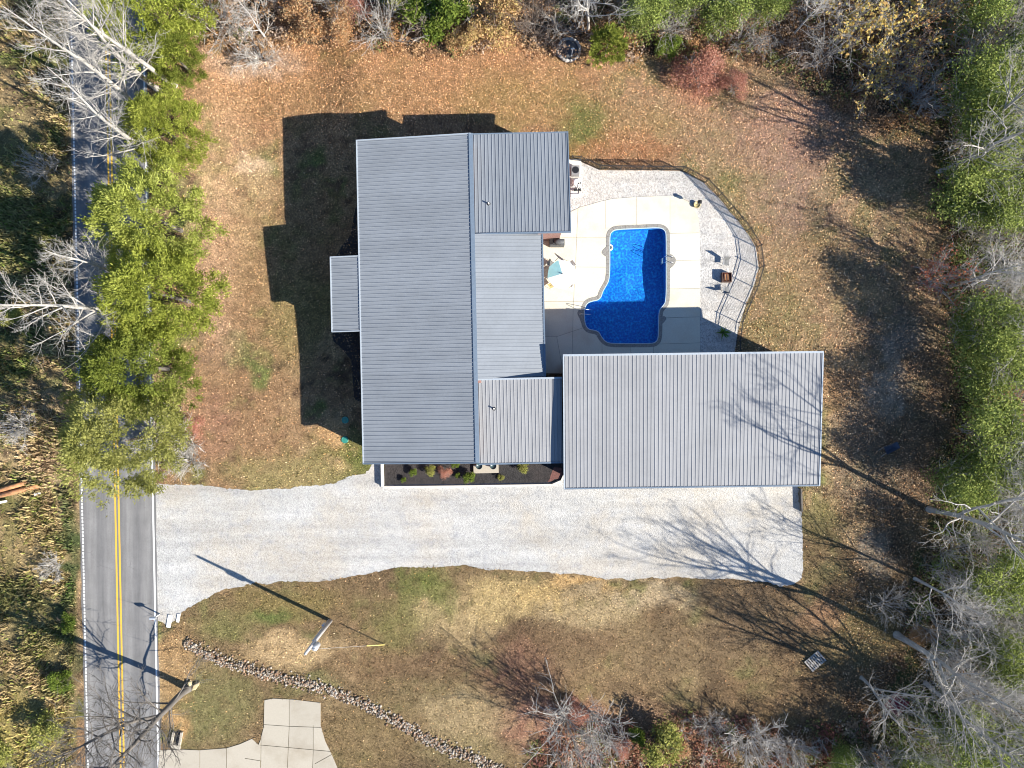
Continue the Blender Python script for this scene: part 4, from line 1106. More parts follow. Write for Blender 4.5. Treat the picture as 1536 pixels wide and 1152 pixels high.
# --- eastern woods
GE = "broadleaf evergreens in the eastern woods"
ev = [("broadleaf0",1432,40,0.95,"bright evergreen at the top of the eastern woods"),
 ("broadleaf1",1425,150,1.0,"evergreen tucked behind the brown corner brush"),
 ("broadleaf2",1432,215,1.05,"evergreen above the two slanting grey trunks"),
 ("broadleaf0",1480,120,0.9,"evergreen behind the brown corner brush and nearer the photo's right edge"),
 ("broadleaf1",1420,300,1.0,"evergreen below the two slanting trunks at the lawn edge"),
 ("broadleaf2",1470,330,0.85,"evergreen between the slanting trunks and the grey twiggy crown"),
 ("broadleaf0",1430,490,0.95,"evergreen below the grey twiggy crown with red leaves"),
 ("broadleaf1",1450,560,0.9,"evergreen behind the pale forked tree beside the garage lawn"),
 ("broadleaf2",1440,640,0.95,"dark evergreen below the pink saplings"),
 ("broadleaf0",1410,715,0.8,"evergreen at the lawn edge above the wide bare tree"),
 ("broadleaf1",1470,700,0.9,"yellowish evergreen beside the thin crooked tree"),
 ("broadleaf2",1455,850,0.85,"evergreen under the wide bare tree"),
 ("broadleaf0",1470,960,0.85,"evergreen behind the white forked tree in the lower woods"),
 ("broadleaf1",1405,1082,0.95,"evergreen below the red cart"),
 ("broadleaf2",1480,1090,0.75,"evergreen in the lower right corner"),
 ("broadleaf0",1250,1125,0.45,"low evergreen on the bottom edge right of the whitish brush"),
 ("broadleaf1",1335,1128,0.75,"low evergreen on the bottom edge left of the corner evergreens")]
for i, (k, u, v, s, lb_) in enumerate(ev): plant(k, "evergreen_tree", u, v, s, lb_, "tree", GE, rz=i*1.7)
plant("cedar_small","cedar_tree",1478,292,1.15,"bright green young cedar below the slanting grey trunks","tree")
GT = "bare trees in the eastern woods"
bt = [("greytree0",1408,258,1.15,"lower of two slanting grey trunks pointing to the right edge"),
 ("greytree1",1425,224,1.15,"upper of two slanting grey trunks pointing to the right edge"),
 ("paletree1",1455,120,0.9,"pale bare tree in the upper eastern woods"),
 ("greytree2",1500,60,0.9,"bare tree in the top right corner"),
 ("paletree0",1425,430,0.95,"grey twiggy crown with a few red leaves at its lawn side"),
 ("greytree3",1455,455,0.7,"bare tree close behind the grey twiggy crown"),
 ("paletree1",1470,532,0.95,"pale forked bare tree level with the garage's rear edge"),
 ("greytree2",1460,672,0.75,"thin crooked bare tree level with the wheelbarrow"),
 ("greytree0",1393,764,1.42,"wide bare tree whose shadow falls on the garage roof"),
 ("paletree0",1372,868,0.95,"pale bare tree beside the dirt track below the garage"),
 ("bigtree",1345,952,0.92,"biggest bare trunk, its shadow crossing the end of the driveway"),
 ("paletree1",1452,985,0.95,"white forked tree in the lower woods"),
 ("greytree2",1388,1024,1.10,"white bare tree hanging over the red cart"),
 ("greytree3",1440,1075,1.15,"bare tree below the biggest trunk"),
 ("greytree1",1292,1016,0.85,"grey bare tree left of the red cart, shading the lower lawn")]
for i, (k, u, v, s, lb_) in enumerate(bt): plant(k, "bare_tree", u, v, s, lb_, "tree", GT, rz=0.6+i*2.1)
plant("redsapling","red_sapling",1392,425,1.0,"red-leaved sapling in front of the grey twiggy crown","tree")
plant("redsapling","red_sapling",1478,605,1.0,"pink-red sapling in the woods level with the garage","tree")
plant("redsapling","red_sapling",1525,622,0.9,"pink sapling cut by the photo's right edge","tree")
plant("barebush0","bare_shrub",1322,905,0.8,"bare shrub by the driveway-end trunk shadow","shrub")
plant("orangebush","orange_shrub",1370,945,0.6,"rust-coloured bush at the foot of the biggest trunk","shrub")
# --- southern edge
plant("barebush1","bare_shrub",848,1078,1.35,"left of two grey bare shrubs on the south lawn","shrub",rz=0.4)
plant("barebush2","bare_shrub",884,1072,1.25,"right of two grey bare shrubs on the south lawn","shrub",rz=1.2)
plant("redbush","red_shrub",866,1062,0.6,"low dark red shrub between the two grey bare shrubs","shrub")
plant("yellowbush","green_bush",985,1105,1.15,"yellow-green bush on the south edge","shrub")
plant("orangebush","orange_shrub",1010,1118,0.55,"small orange shrub beside the yellow-green bush","shrub")
plant("greenbush","green_bush",950,1100,0.45,"dark green shrub left of the yellow-green bush","shrub")
plant("redbush","red_shrub",928,1118,0.55,"dark red shrub below the dark green shrub on the south edge","shrub")
plant("palebush","bare_shrub",1125,1105,1.5,"whitish bare brush on the south edge","shrub")
plant("barebush0","bare_shrub",1062,1085,0.7,"thin dark shrub between the yellow-green bush and the whitish brush","shrub")
plant("palebush","bare_shrub",1185,1120,1.0,"lower whitish brush right of the big whitish brush","shrub",rz=2.0)
# --- west of the road
plant("yellowbush","yellow_bush",88,1086,0.9,"yellow bush left of the road near the bottom","shrub")
plant("greenbush","green_bush",104,1012,0.55,"dark green bush at the left road edge opposite the sandstones","shrub")
plant("greenbush","green_bush",106,930,0.45,"upper dark green bush at the left road edge","shrub",rz=1.0)
plant("yellowbush","yellow_bush",22,470,0.7,"weedy yellow-green bush in shadow left of the lone sycamore","shrub")
plant("palebush","bare_shrub",40,640,1.0,"dry brush left of the big olive cedar","shrub")
plant("palebush","bare_shrub",85,850,0.7,"dry brush left of the road opposite the driveway","shrub",rz=1.0)
plant("yellowbush","yellow_bush",15,1120,0.9,"yellow-green bush in the bottom left corner","shrub")
plant("palebush","bare_shrub",70,255,0.9,"dry brush under the bushy sycamore left of the road","shrub",rz=2.2)

# --- mulch bed and pool plants
def bedplant(kind, u, v, s, label, z=0.06, name="garden_shrub"):
    return plant(kind, name, u, v, s, label, "plant", "plants in the front bed", z=z)
bedplant("greenbush",607,720,0.14,"smallest dark green shrub at the left end of the mulch bed")
bedplant("greenbush",622,709,0.20,"pale green shrub second from the left wall in the mulch bed")
bedplant("yellowbush",648,704,0.30,"yellow-green shrub left of the brown ball shrub")
bedplant("greenbush",685,697,0.22,"green shrub half under the eave right of the brown ball shrub")
bedplant("greenbush",688,713,0.14,"tiny green shrub left of the big round one")
bedplant("greenbush",706,717,0.30,"biggest round bright green shrub in the mulch bed")
bedplant("yellowbush",751,715,0.18,"small yellow shrub below the front step's right end")
bedplant("yellowbush",786,698,0.34,"yellow-green shrub under the front wing eave")
bedplant("redbush",668,707,0.34,"brown ball shrub in the mulch bed").location.z = -0.1
def yucca(u, v, label):
    r = np.random.default_rng(5); n = 46; a = r.uniform(0, 6.28, n); e = r.uniform(0.25, 1.35, n)
    d = np.stack([np.cos(a)*np.sin(e), np.sin(a)*np.sin(e), np.cos(e)], 1); L = r.uniform(0.5, 0.85, n)
    nr = np.cross(d, np.stack([-np.sin(a), np.cos(a), 0*a], 1))
    Vv, Ff = cards(d*L[:, None]/2+np.array((0,0,0.1)), d, nr, L, L*0.14)
    col = np.array((0.13,0.24,0.05))*r.uniform(0.7, 1.3, (n, 1))
    p = P(u, v); t = empty("yucca_plant", (p.x, p.y, 0)); tag(t, label, "plant")
    link(bpy.data.objects.new("leaves", mesh_np("leaves", Vv, Ff, M['leaf'], rep4(col))), t)
    MB().tube([(0,0,-0.05),(0,0,0.2)], 0.06, 8).build("stem", M['bark_brown'], t)
yucca(1084, 499, "spiky green plant in the gravel bed near the garage")

# ------------------------------------------------------------------ scattered cover (nobody could count it)
def keepout(u, v):
    k = inpoly(u, v, DRIVE) | inpoly(u, v, GBED) | inpoly(u, v, LOWDRIVE) | inpoly(u, v, MULCH) | inpoly(u, v, DECK)
    k |= (u > 0.0227*v+101) & (u < 0.0205*v+219)
    k |= inpoly(u, v, [(545,215),(850,205),(850,345),(812,350),(812,690),(555,690),(555,497),(510,497),(507,388),(545,388)]) | inpoly(u, v, [(850,540),(1225,535),(1222,720),(852,720)])
    return k
def scatter(n, box=(-46, 46, -35, 35)):
    x = rng.uniform(box[0], box[1], n); y = rng.uniform(box[2], box[3], n); return x, y
def add_stuff(name, V, F, mat, col, label):
    o = link(bpy.data.objects.new(name, mesh_np(name, V, F, mat, col))); tag(o, label, kind='stuff'); return o
# fallen leaves
x, y = scatter(620000); u, v = to_px(x, y); gc_, lit = ground_color(x, y)
keep = (rng.random(len(x)) < lit*0.72) & ~keepout(u, v)
x, y, lit, u, v, gc_ = x[keep], y[keep], lit[keep], u[keep], v[keep], gc_[keep]; n = len(x)
pal = np.array([(0.42,0.25,0.13),(0.45,0.21,0.08),(0.50,0.34,0.20),(0.20,0.12,0.07),(0.56,0.42,0.28),(0.34,0.17,0.09)])
k = rng.integers(0, len(pal), n); col = (pal[k]*0.6+gc_*0.6)*np.clip(rng.lognormal(0.05, 0.6, (n, 1)), 0.2, 2.4)
d = rng.normal(0, 1, (n, 3)); d[:, 2] *= 0.35; nr = rng.normal(0, 0.5, (n, 3))+np.array((0,0,1))
ln = rng.uniform(0.07, 0.15, n); V, F = cards(np.stack([x, y, gz(x, y)+0.035], 1), d, nr, ln, ln*0.75)
add_stuff("fallen_leaves", V, F, M['litter'], rep4(col), "brown and tan fallen leaves over the lawns")
# grass
x, y = scatter(330000); u, v = to_px(x, y); gc_, lit = ground_color(x, y)
keep = (rng.random(len(x)) < np.where(u < 112, 0.25, 0.75-0.35*lit)) & ~keepout(u, v)
x, y, u, v, gc_ = x[keep], y[keep], u[keep], v[keep], gc_[keep]; n = len(x)
col = gc_*np.clip(rng.lognormal(0.05, 0.62, (n, 1)), 0.2, 2.8)*np.array((1.0,1.0,0.95))
a = rng.uniform(0, 6.28, n); tl = rng.uniform(0.3, 1.3, n); L = rng.uniform(0.09, 0.24, n)
d = np.stack([np.cos(a)*np.sin(tl), np.sin(a)*np.sin(tl), np.cos(tl)], 1)
s = np.stack([-np.sin(a), np.cos(a), 0*a], 1)*rng.uniform(0.018, 0.045, n)[:, None]
b = np.stack([x, y, gz(x, y)-0.01], 1); V = np.stack([b-s, b+s, b+d*L[:, None]], 1).reshape(-1, 3); F = np.arange(3*n).reshape(-1, 3)
add_stuff("grass", V, F, M['grass'], np.repeat(col, 3, axis=0), "short dry autumn grass of the lawns")
# rank weeds west of the road
x = rng.uniform(-49, -38.6, 60000); y = rng.uniform(-38, 38, 60000); u, v = to_px(x, y); keep = u < 0.0227*v+98
cl = fbm(x, y, 0.5, 77); keep &= rng.random(len(x)) < np.clip((cl-0.32)*3, 0.1, 1)
x, y, u, v, cl = x[keep], y[keep], u[keep], v[keep], cl[keep]; n = len(x); gc_, _ = ground_color(x, y)
col = gc_*rng.uniform(0.6, 1.9, (n, 1)); col = np.where((rng.random(n) < 0.15)[:, None], col*np.array((0.75,1.0,0.6)), col)*1.15
a = rng.uniform(0, 6.28, n); tl = rng.uniform(0.2, 1.2, n); L = rng.uniform(0.2, 0.65, n)*(0.4+cl)
d = np.stack([np.cos(a)*np.sin(tl), np.sin(a)*np.sin(tl), np.cos(tl)], 1)
s = np.stack([-np.sin(a), np.cos(a), 0*a], 1)*rng.uniform(0.03, 0.08, n)[:, None]
b = np.stack([x, y, 0*x], 1); V = np.stack([b-s, b+s, b+d*L[:, None]+s*0.6, b+d*L[:, None]-s*0.6], 1).reshape(-1, 3); F = np.arange(4*n).reshape(-1, 4)
add_stuff("weeds", V, F, M['grass'], rep4(col), "tall dry weeds on the verge left of the road")
# undergrowth in the woods
def undergrowth(poly, nclump, per, cols, hmax, name, label, seed):
    r = np.random.default_rng(seed)
    pu = r.uniform(min(p[0] for p in poly), max(p[0] for p in poly), nclump*6); pv = r.uniform(min(p[1] for p in poly), max(p[1] for p in poly), nclump*6)
    ok = inpoly(pu, pv, poly); pu, pv = pu[ok][:nclump], pv[ok][:nclump]
    cx_, cy_ = (pu-768)/S, (576-pv)/S; m = len(cx_)
    R = r.uniform(0.5, 1.3, m); hh = r.uniform(0.3, 1.0, m)*hmax; ton = r.integers(0, len(cols), m)
    idx = np.repeat(np.arange(m), per); n = len(idx)
    dv = r.normal(0, 1, (n, 3)); dv /= np.linalg.norm(dv, axis=1)[:, None]; dv[:, 2] = np.abs(dv[:, 2])
    q = r.uniform(0.6, 1.0, n)
    c = np.stack([cx_[idx]+dv[:,0]*R[idx]*q, cy_[idx]+dv[:,1]*R[idx]*q, dv[:,2]*hh[idx]*q+0.05], 1)
    d = r.normal(0, 1, (n, 3)); d[:, 2] *= 0.5; nr = r.normal(0, 0.6, (n, 3))+np.array((0,0,1))
    ln = r.uniform(0.12, 0.28, n); V, F = cards(c, d, nr, ln, ln*0.6)
    col = np.array(cols)[ton[idx]]*r.uniform(0.65, 1.35, (n, 1))
    add_stuff(name, V, F, M['leaf'], rep4(col), label)
undergrowth([(p[0]+12, p[1]) for p in WOODS], 1250, 85, [(0.14,0.18,0.05),(0.23,0.28,0.08),(0.32,0.37,0.11),(0.31,0.28,0.14),(0.32,0.25,0.17)], 2.2, "undergrowth", "tangled green undergrowth filling the eastern woods", 901)
undergrowth(NORTH, 520, 80, [(0.40,0.23,0.11),(0.46,0.30,0.17),(0.33,0.20,0.12),(0.20,0.21,0.08),(0.42,0.32,0.24)], 1.5, "undergrowth", "rusty undergrowth along the north edge of the lawn", 902)

def brush_mass(poly, n, label, seed, bark, hr=(2.0, 6.5)):
    r = np.random.default_rng(seed); lines = []
    us = [p[0] for p in poly]; vs2 = [p[1] for p in poly]
    while n > 0:
        u_, v_ = r.uniform(min(us), min(max(us), 1580)), r.uniform(max(min(vs2), -40), min(max(vs2), 1190))
        if not inpoly(np.array([u_]), np.array([v_]), poly)[0]: continue
        n -= 1; c = P(u_, v_); hh = r.uniform(*hr)
        for k in range(5):
            a = r.uniform(0, 6.28); e = r.uniform(0.1, 0.7)
            q = bough(r, np.array((c.x, c.y, 0.0)), np.array((math.cos(a)*math.sin(e), math.sin(a)*math.sin(e), math.cos(e))), hh, 0.03, 6, 0.16, 0.03, 0.3); lines.append(q)
            for m in range(9):
                j = r.integers(2, 6); b_ = bough(r, q[0][j], unit(q[0][j]-q[0][j-1])+r.normal(0, 0.55, 3), hh*r.uniform(0.15, 0.35), 0.012, 3, 0.2, 0.02, 0.5); lines.append(b_)
                lines.append(bough(r, b_[0][1], unit(b_[0][2]-b_[0][1])+r.normal(0, 0.6, 3), hh*r.uniform(0.08, 0.2), 0.009, 2, 0.2, 0.02, 0.6))
    V_, F_ = tubes_np(lines, 3)
    add_stuff("brush", V_, F_, bark, None, label)
brush_mass([(p[0]+25, p[1]) for p in WOODS], 360, "grey leafless brush tangled through the eastern woods", 905, M['bark_pale'], (2.5, 8.0))
SOUTH = [(790,1200),(800,1120),(840,1085),(900,1080),(950,1085),(1040,1075),(1110,1080),(1180,1090),(1300,1075),(1340,1200)]
undergrowth(SOUTH, 260, 75, [(0.42,0.21,0.13),(0.42,0.29,0.18),(0.22,0.23,0.08),(0.34,0.15,0.11),(0.46,0.37,0.27),(0.36,0.18,0.12)], 0.7, 'undergrowth', 'rust and green undergrowth along the south edge', 906)
brush_mass(SOUTH, 34, 'whitish leafless brush along the south edge', 907, M['bark_pale'], (1.0, 2.6))
brush_mass([(300,-60),(300,30),(420,60),(560,55),(700,60),(800,70),(900,40),(1000,60),(1150,80),(1230,120),(1340,170),(1390,-60)], 90, 'thin grey brush along the north edge', 908, M['bark_grey'], (1.5, 4.0))

# ------------------------------------------------------------------ pool fence
FEN = [(857,240.5),(870,241.5),(899,254.5),(930,255),(961,255.3),(992,255.6),(1022,256),(1030,259.5),(1057,274),(1077,295),(1094,315),(1107,330),(1120,346),(1135,371),(1139,402),(1131,431),(1120,456),(1108,484),(1104,512),(1104,527)]
fence = empty("pool_fence", P(1139,402)); tag(fence, "black metal picket fence curving round the gravel bed of the pool", "fence")
fo = Vector(fence.location)
fp = [P(*a)-fo for a in FEN]
pm = MB().box((0,0,0.66), (0.06,0.06,1.38)).mesh("post", M['black'])
cm = MB().box((0,0,1.37), (0.075,0.075,0.05)).mesh("post_cap", M['black'])
for p in fp:
    o = bpy.data.objects.new("post", pm); o.location = p; link(o, fence)
    o2 = bpy.data.objects.new("post_cap", cm); link(o2, o)
for a, b in zip(fp, fp[1:]):
    d = b-a; L = d.length; rz = math.atan2(d.y, d.x); mid = (a+b)/2
    for zc in (1.27, 1.09, 0.14): MB().box(mid+Vector((0,0,zc)), (L-0.062,0.032,0.034), rz).build("rail", M['black'], fence)
    k = MB(); n = max(2, int(L/0.105))
    for i in range(1, n): k.box(a.lerp(b, i/n)+Vector((0,0,0.68)), (0.018,0.018,1.14), rz)
    o = k.build("pickets", M['black'], fence); o["kind"] = "stuff"

# ------------------------------------------------------------------ patio objects
# parasol over a table
uc = P(843, 411.5, 2.1); um = empty("parasol", (uc.x, uc.y, 0.05)); tag(um, "teal and white garden parasol on the pool deck by the house", "parasol")
MB().tube([(0,0,0),(0,0,2.45)], 0.025, 10).build("pole", M['white'], um)
MB().disc_stack((0,0,0), [(0.26,0),(0.26,0.05),(0.06,0.10),(0.05,0.3)], 16).build("base", M['black'], um)
NP = 8; RR = 1.27
for i in range(NP):
    a0 = 2*math.pi*i/NP+math.radians(14); a1 = 2*math.pi*(i+1)/NP+math.radians(14); am = (a0+a1)/2
    vs = [(0,0,2.42),(RR*math.cos(a0),RR*math.sin(a0),1.98),(RR*0.95*math.cos(am),RR*0.95*math.sin(am),1.97),(RR*math.cos(a1),RR*math.sin(a1),1.98),
          (RR*math.cos(a0)*1.005,RR*math.sin(a0)*1.005,1.86),(RR*0.955*math.cos(am),RR*0.955*math.sin(am),1.85),(RR*math.cos(a1)*1.005,RR*math.sin(a1)*1.005,1.86)]
    teal = 100 < math.degrees(am) % 360 < 205
    MB().add(vs, [(0,1,2),(0,2,3),(1,4,5,2),(2,5,6,3)]).build("canopy_panel", M['teal'] if teal else M['canvas'], um)
    MB().tube([(0,0,2.40),(RR*math.cos(a0),RR*math.sin(a0),1.965)], 0.01, 5).build("rib", M['white'], um)
MB().disc_stack((0,0,2.42), [(0.05,0),(0.04,0.06),(0.015,0.10)], 10).build("finial", M['black'], um)
tb = empty("patio_table", (uc.x, uc.y, 0.05)); tag(tb, "round white patio table under the parasol", "table")
MB().disc_stack((0,0,0), [(0.56,0.70),(0.58,0.715),(0.56,0.73)], 28).build("table_top", M['white'], tb)
for i in range(4):
    a = math.pi/4+i*math.pi/2; MB().tube([(0.45*math.cos(a),0.45*math.sin(a),0),(0.4*math.cos(a),0.4*math.sin(a),0.70)], 0.02, 6).build("leg", M['white'], tb)
def patio_chair(u, v, rz, label, fab, frame, group, name="patio_chair", z=0.05):
    p = P(u, v); c = empty(name, (p.x, p.y, z), rz); tag(c, label, "chair", group)
    MB().box((0,0,0.42), (0.50,0.48,0.03)).build("seat", fab, c)
    b = MB(); b.hexa([Vector((-0.25,-0.26,0.44)),Vector((0.25,-0.26,0.44)),Vector((0.25,-0.23,0.44)),Vector((-0.25,-0.23,0.44))],
                     [Vector((-0.25,-0.40,0.98)),Vector((0.25,-0.40,0.98)),Vector((0.25,-0.37,0.98)),Vector((-0.25,-0.37,0.98))]); b.build("backrest", fab, c)
    for sx in (-1, 1):
        MB().tube([(sx*0.27,0.24,0),(sx*0.27,0.24,0.62),(sx*0.27,-0.30,0.64)], 0.016, 6).build("armrest", frame, c)
        MB().tube([(sx*0.27,-0.26,0),(sx*0.26,-0.26,0.45),(sx*0.26,-0.42,1.0)], 0.016, 6).build("leg", frame, c)
    return c
GC = "chairs around the patio table"
patio_chair(827,398,math.radians(-125),"tan patio chair between the parasol and the house, on its grill side",M['mesh'],M['white'],GC)
patio_chair(828,428,math.radians(-55),"tan patio chair between the parasol and the house, away from the grill",M['tan'],M['white'],GC)
patio_chair(855,400,math.radians(130),"white patio chair on the pool side of the parasol, towards the grill",M['canvas'],M['white'],GC)
patio_chair(854,425,math.radians(55),"white patio chair on the pool side of the parasol, away from the grill",M['canvas'],M['white'],GC)
# covered grill
gp = P(834,366); gr = empty("grill", (gp.x, gp.y, 0.05)); tag(gr, "covered black grill against the brick wall of the rear wing", "grill")
g = MB(); g.hexa([Vector(q) for q in ((-0.62,-0.33,0.02),(0.72,-0.33,0.02),(0.72,0.33,0.02),(-0.62,0.33,0.02))], [Vector(q) for q in ((-0.60,-0.27,0.88),(0.70,-0.27,0.88),(0.70,0.27,0.88),(-0.60,0.27,0.88))])
g.build("cover", M['greylid'], gr, bevel=0.05)
MB().disc_stack((0.22,0,0.86), [(0.40,0),(0.39,0.14),(0.28,0.24),(0.1,0.28)], 20, 0, 1.15, 0.66).build("lid", M['greylid'], gr, True)
MB().tube([(-0.1,-0.32,1.0),(0.55,-0.32,1.0)], 0.018, 6).build("handle", M['steel'], gr)
MB().box((-0.45,0.0,0.91), (0.34,0.46,0.03)).build("side_shelf", M['black'], gr)
# fire pit
fpit = empty("fire_pit", P(1088,417)); tag(fpit, "square rusty fire pit full of red embers in the gravel bed", "fire pit")
for sx, sy, dx, dy in ((-1,0,0.04,0.84),(1,0,0.04,0.84),(0,-1,0.76,0.04),(0,1,0.76,0.04)):
    MB().box((sx*0.40,sy*0.40,0.27), (dx,dy,0.46)).build("side_plate", M['rusty_steel'], fpit)
MB().box((0,0,0.30), (0.75,0.75,0.05)).build("ember_bed", M['ash'], fpit)
for i in range(5): MB().tube([(-0.28+0.13*i,-0.30+0.05*(i%2),0.37),(-0.20+0.1*i,0.30,0.42-0.02*i)], 0.045, 6).build("log", M['rust'] if i % 2 else M['rusty_steel'], fpit)
for sx in (-1,1):
    for sy in (-1,1): MB().box((sx*0.36,sy*0.36,0.02), (0.05,0.05,0.08)).build("leg", M['rusty_steel'], fpit)
GF = "mesh chairs at the fire pit"
patio_chair(1087,394.5,math.radians(176),"grey mesh chair north of the fire pit",M['mesh'],M['galv'],GF,z=0)
patio_chair(1087,436,math.radians(5),"grey mesh chair on the garage side of the fire pit",M['mesh'],M['galv'],GF,z=0)
# lantern at the deck corner
ln_ = empty("garden_lantern", P(1044.5,308)); tag(ln_, "garden lantern in a tan round pot at the deck's outer corner", "lantern")
MB().disc_stack((0,0,0), [(0.20,0),(0.29,0.22),(0.31,0.26),(0.26,0.26),(0.25,0.20)], 18).build("pot", M['tan'], ln_, True)
MB().tube([(0,0,0.1),(0,0,1.0)], 0.018, 8).build("pole", M['black'], ln_)
MB().box((0,0,1.08), (0.30,0.20,0.30)).build("lamp_box", M['greylid'], ln_)
MB().disc_stack((0,0,1.23), [(0.22,0),(0.06,0.10)], 4, math.pi/4).build("cap", M['black'], ln_)
# heat pump on its slab
hp = P(862,259); o = MB().box(P(861.5,252,0.05), (1.2,1.5,0.12)).build("equipment_pad", M['curb']); tag(o, "white concrete pad under the heat pump by the rear wing", "pad")
ac = empty("heat_pump", (P(862,259).x, P(862,259).y, 0.11)); tag(ac, "grey heat pump box beside the rear wing", "heat pump")
MB().box((0,0,0.36), (0.72,0.80,0.70)).build("case", M['ac'], ac, bevel=0.02)
MB().disc_stack((0,0,0.71), [(0.30,0),(0.30,0.012)], 24).build("fan_grille", M['black'], ac)
for k in range(8): MB().box((-0.367,0,0.12+0.065*k), (0.012,0.7,0.02)).build("louvre", M['black'], ac)
# pool pump and filter with white pipes
pp = empty("pool_pump", (P(864,280).x, P(864,280).y, 0)); tag(pp, "pool pump and filter with white pipework below the heat pump", "pump")
MB().disc_stack((-0.12,0.28,0), [(0.22,0),(0.24,0.1),(0.24,0.6),(0.17,0.72),(0.06,0.76)], 16).build("filter_tank", M['white'], pp, True)
MB().tube([(-0.2,-0.35,0.2),(0.2,-0.30,0.2)], 0.11, 12).build("motor", M['black'], pp)
MB().disc_stack((0.30,-0.28,0), [(0.12,0),(0.12,0.3),(0.09,0.33)], 12).build("strainer", M['black'], pp)
for pts in ([(-0.3,0.6,0.2),(0.35,0.6,0.2),(0.35,-0.1,0.2),(0.30,-0.28,0.34)], [(-0.12,0.28,0.70),(0.15,0.3,0.72),(0.15,-0.15,0.5),(0.1,-0.3,0.3)], [(-0.3,-0.7,0.18),(0.4,-0.7,0.18),(0.4,0.1,0.18)], [(-0.35,-0.1,0.25),(0.0,-0.1,0.28),(0.0,0.1,0.3)]):
    MB().tube(pts, 0.035, 8).build("pipe", M['white'], pp)
for q in ((0.35,0.25,0.24),(0.4,-0.4,0.24),(0.15,0.1,0.66)):
    MB().box(q, (0.09,0.14,0.08)).build("valve", M['black'], pp)
MB().box((0.0,-0.08,0.02), (0.95,1.75,0.08)).build("base_slab", M['curb'], pp)

# ------------------------------------------------------------------ yard objects
def zat(p): return float(gz(p.x, p.y))
for uu, vv, lb_ in ((517.5,659.5,"sunlit green septic lid in the lawn"),(518,630,"shaded green septic lid next to the house")):
    p = P(uu, vv); t = empty("septic_lid", (p.x, p.y, zat(p))); tag(t, lb_, "lid", "septic lids in the west lawn")
    MB().disc_stack((0,0,0), [(0.31,-0.05),(0.31,0.08),(0.27,0.10),(0.24,0.085),(0.05,0.095)], 24).build("lid_disc", M['teal_lid'], t)
    for k in range(6): MB().box((0.27*math.cos(k*1.047),0.27*math.sin(k*1.047),0.105), (0.04,0.04,0.02)).build("bolt", M['steel'], t)
# utility pole
pb = P(496,931); pole = empty("utility_pole", pb); tag(pole, "grey wooden utility pole with transformer on the south lawn", "utility pole")
MB().tube([(0,0,-0.3),(0,0,4.0),(0,0,7.7)], [0.17,0.145,0.11], 12).build("pole", M['pole'], pole, True)
tz = 5.7
MB().disc_stack((0.28,-0.18,tz-0.5), [(0.20,0),(0.24,0.06),(0.24,0.86),(0.20,0.96),(0.05,1.0)], 16).build("transformer", M['galv'], pole, True)
MB().tube([(0.28,-0.18,tz+0.48),(0.30,-0.19,tz+0.75)], 0.04, 8).build("bushing", M['ac'], pole)
MB().tube([(0,0,7.7),(0,0,7.95)], [0.05,0.03], 8).build("insulator", M['galv'], pole)
MB().tube([(-0.16,0.12,0),(-0.14,0.10,5.2)], 0.045, 8).build("conduit", M['galv'], pole)
MB().box((-0.20,0.12,1.5), (0.16,0.28,0.5), 0.6).build("meter_box", M['galv'], pole)
ga = P(578,967); top_ = pb+Vector((0,0,6.8)); dr_ = (top_-ga).normalized()
MB().tube([ga-pb, top_-pb], 0.008, 5).build("guy_wire", M['galv'], pole)
g_ = MB().tube([ga+dr_*0.1, ga+dr_*2.3], 0.04, 8).build("guy_guard", M['yellow']); tag(g_, "yellow plastic guard over the utility pole's guy wire", "guy guard")
# stone line
r = np.random.default_rng(21)
LINE = [(278,962),(320,985),(360,1000),(420,1016),(480,1030),(540,1052),(600,1085),(660,1118),(715,1140),(770,1165)]
lp = [P(*q) for q in LINE]; mb = MB()
seglen = [(b-a).length for a, b in zip(lp, lp[1:])]; tot = sum(seglen)
def ico(c, s, rz, r):
    t = (1+5**0.5)/2
    vv = np.array([(-1,t,0),(1,t,0),(-1,-t,0),(1,-t,0),(0,-1,t),(0,1,t),(0,-1,-t),(0,1,-t),(t,0,-1),(t,0,1),(-t,0,-1),(-t,0,1)])/1.9
    vv = vv*np.array(s)*r.uniform(0.75, 1.2, (12, 1)); cz, sz_ = math.cos(rz), math.sin(rz)
    vv = np.stack([vv[:,0]*cz-vv[:,1]*sz_, vv[:,0]*sz_+vv[:,1]*cz, vv[:,2]], 1)+np.array(c)
    ff = [(0,11,5),(0,5,1),(0,1,7),(0,7,10),(0,10,11),(1,5,9),(5,11,4),(11,10,2),(10,7,6),(7,1,8),(3,9,4),(3,4,2),(3,2,6),(3,6,8),(3,8,9),(4,9,5),(2,4,11),(6,2,10),(8,6,7),(9,8,1)]
    return [tuple(q) for q in vv], ff
colr = []
for i in range(2300):
    t = r.uniform(0, tot); k = 0
    while t > seglen[k]: t -= seglen[k]; k += 1
    a, b = lp[k], lp[k+1]; p = a.lerp(b, t/seglen[k]); nr_ = Vector((-(b-a).y, (b-a).x, 0)).normalized()
    off = r.normal(0, 0.29); s_ = r.uniform(0.04, 0.125); p = p+nr_*off
    c_, f_ = ico((p.x, p.y, max(0.02, 0.16-abs(off)*0.25)*r.uniform(0.5, 1.2)), (s_*r.uniform(0.8,1.4), s_, s_*0.7), r.uniform(0, 6.28), r)
    mb.add(c_, f_); g0 = np.array([(0.40,0.35,0.29),(0.27,0.21,0.16),(0.48,0.42,0.35),(0.36,0.23,0.15),(0.24,0.17,0.11)][r.integers(0, 5)])*r.uniform(0.75, 1.2); colr += [g0]*12
me = mesh_np("rock_line", np.array(mb.v), np.array(mb.f), M['litter'], np.array(colr))
o = link(bpy.data.objects.new("rock_line", me)); tag(o, "line of loose pale rocks dividing the south lawns", "rocks", kind='stuff')
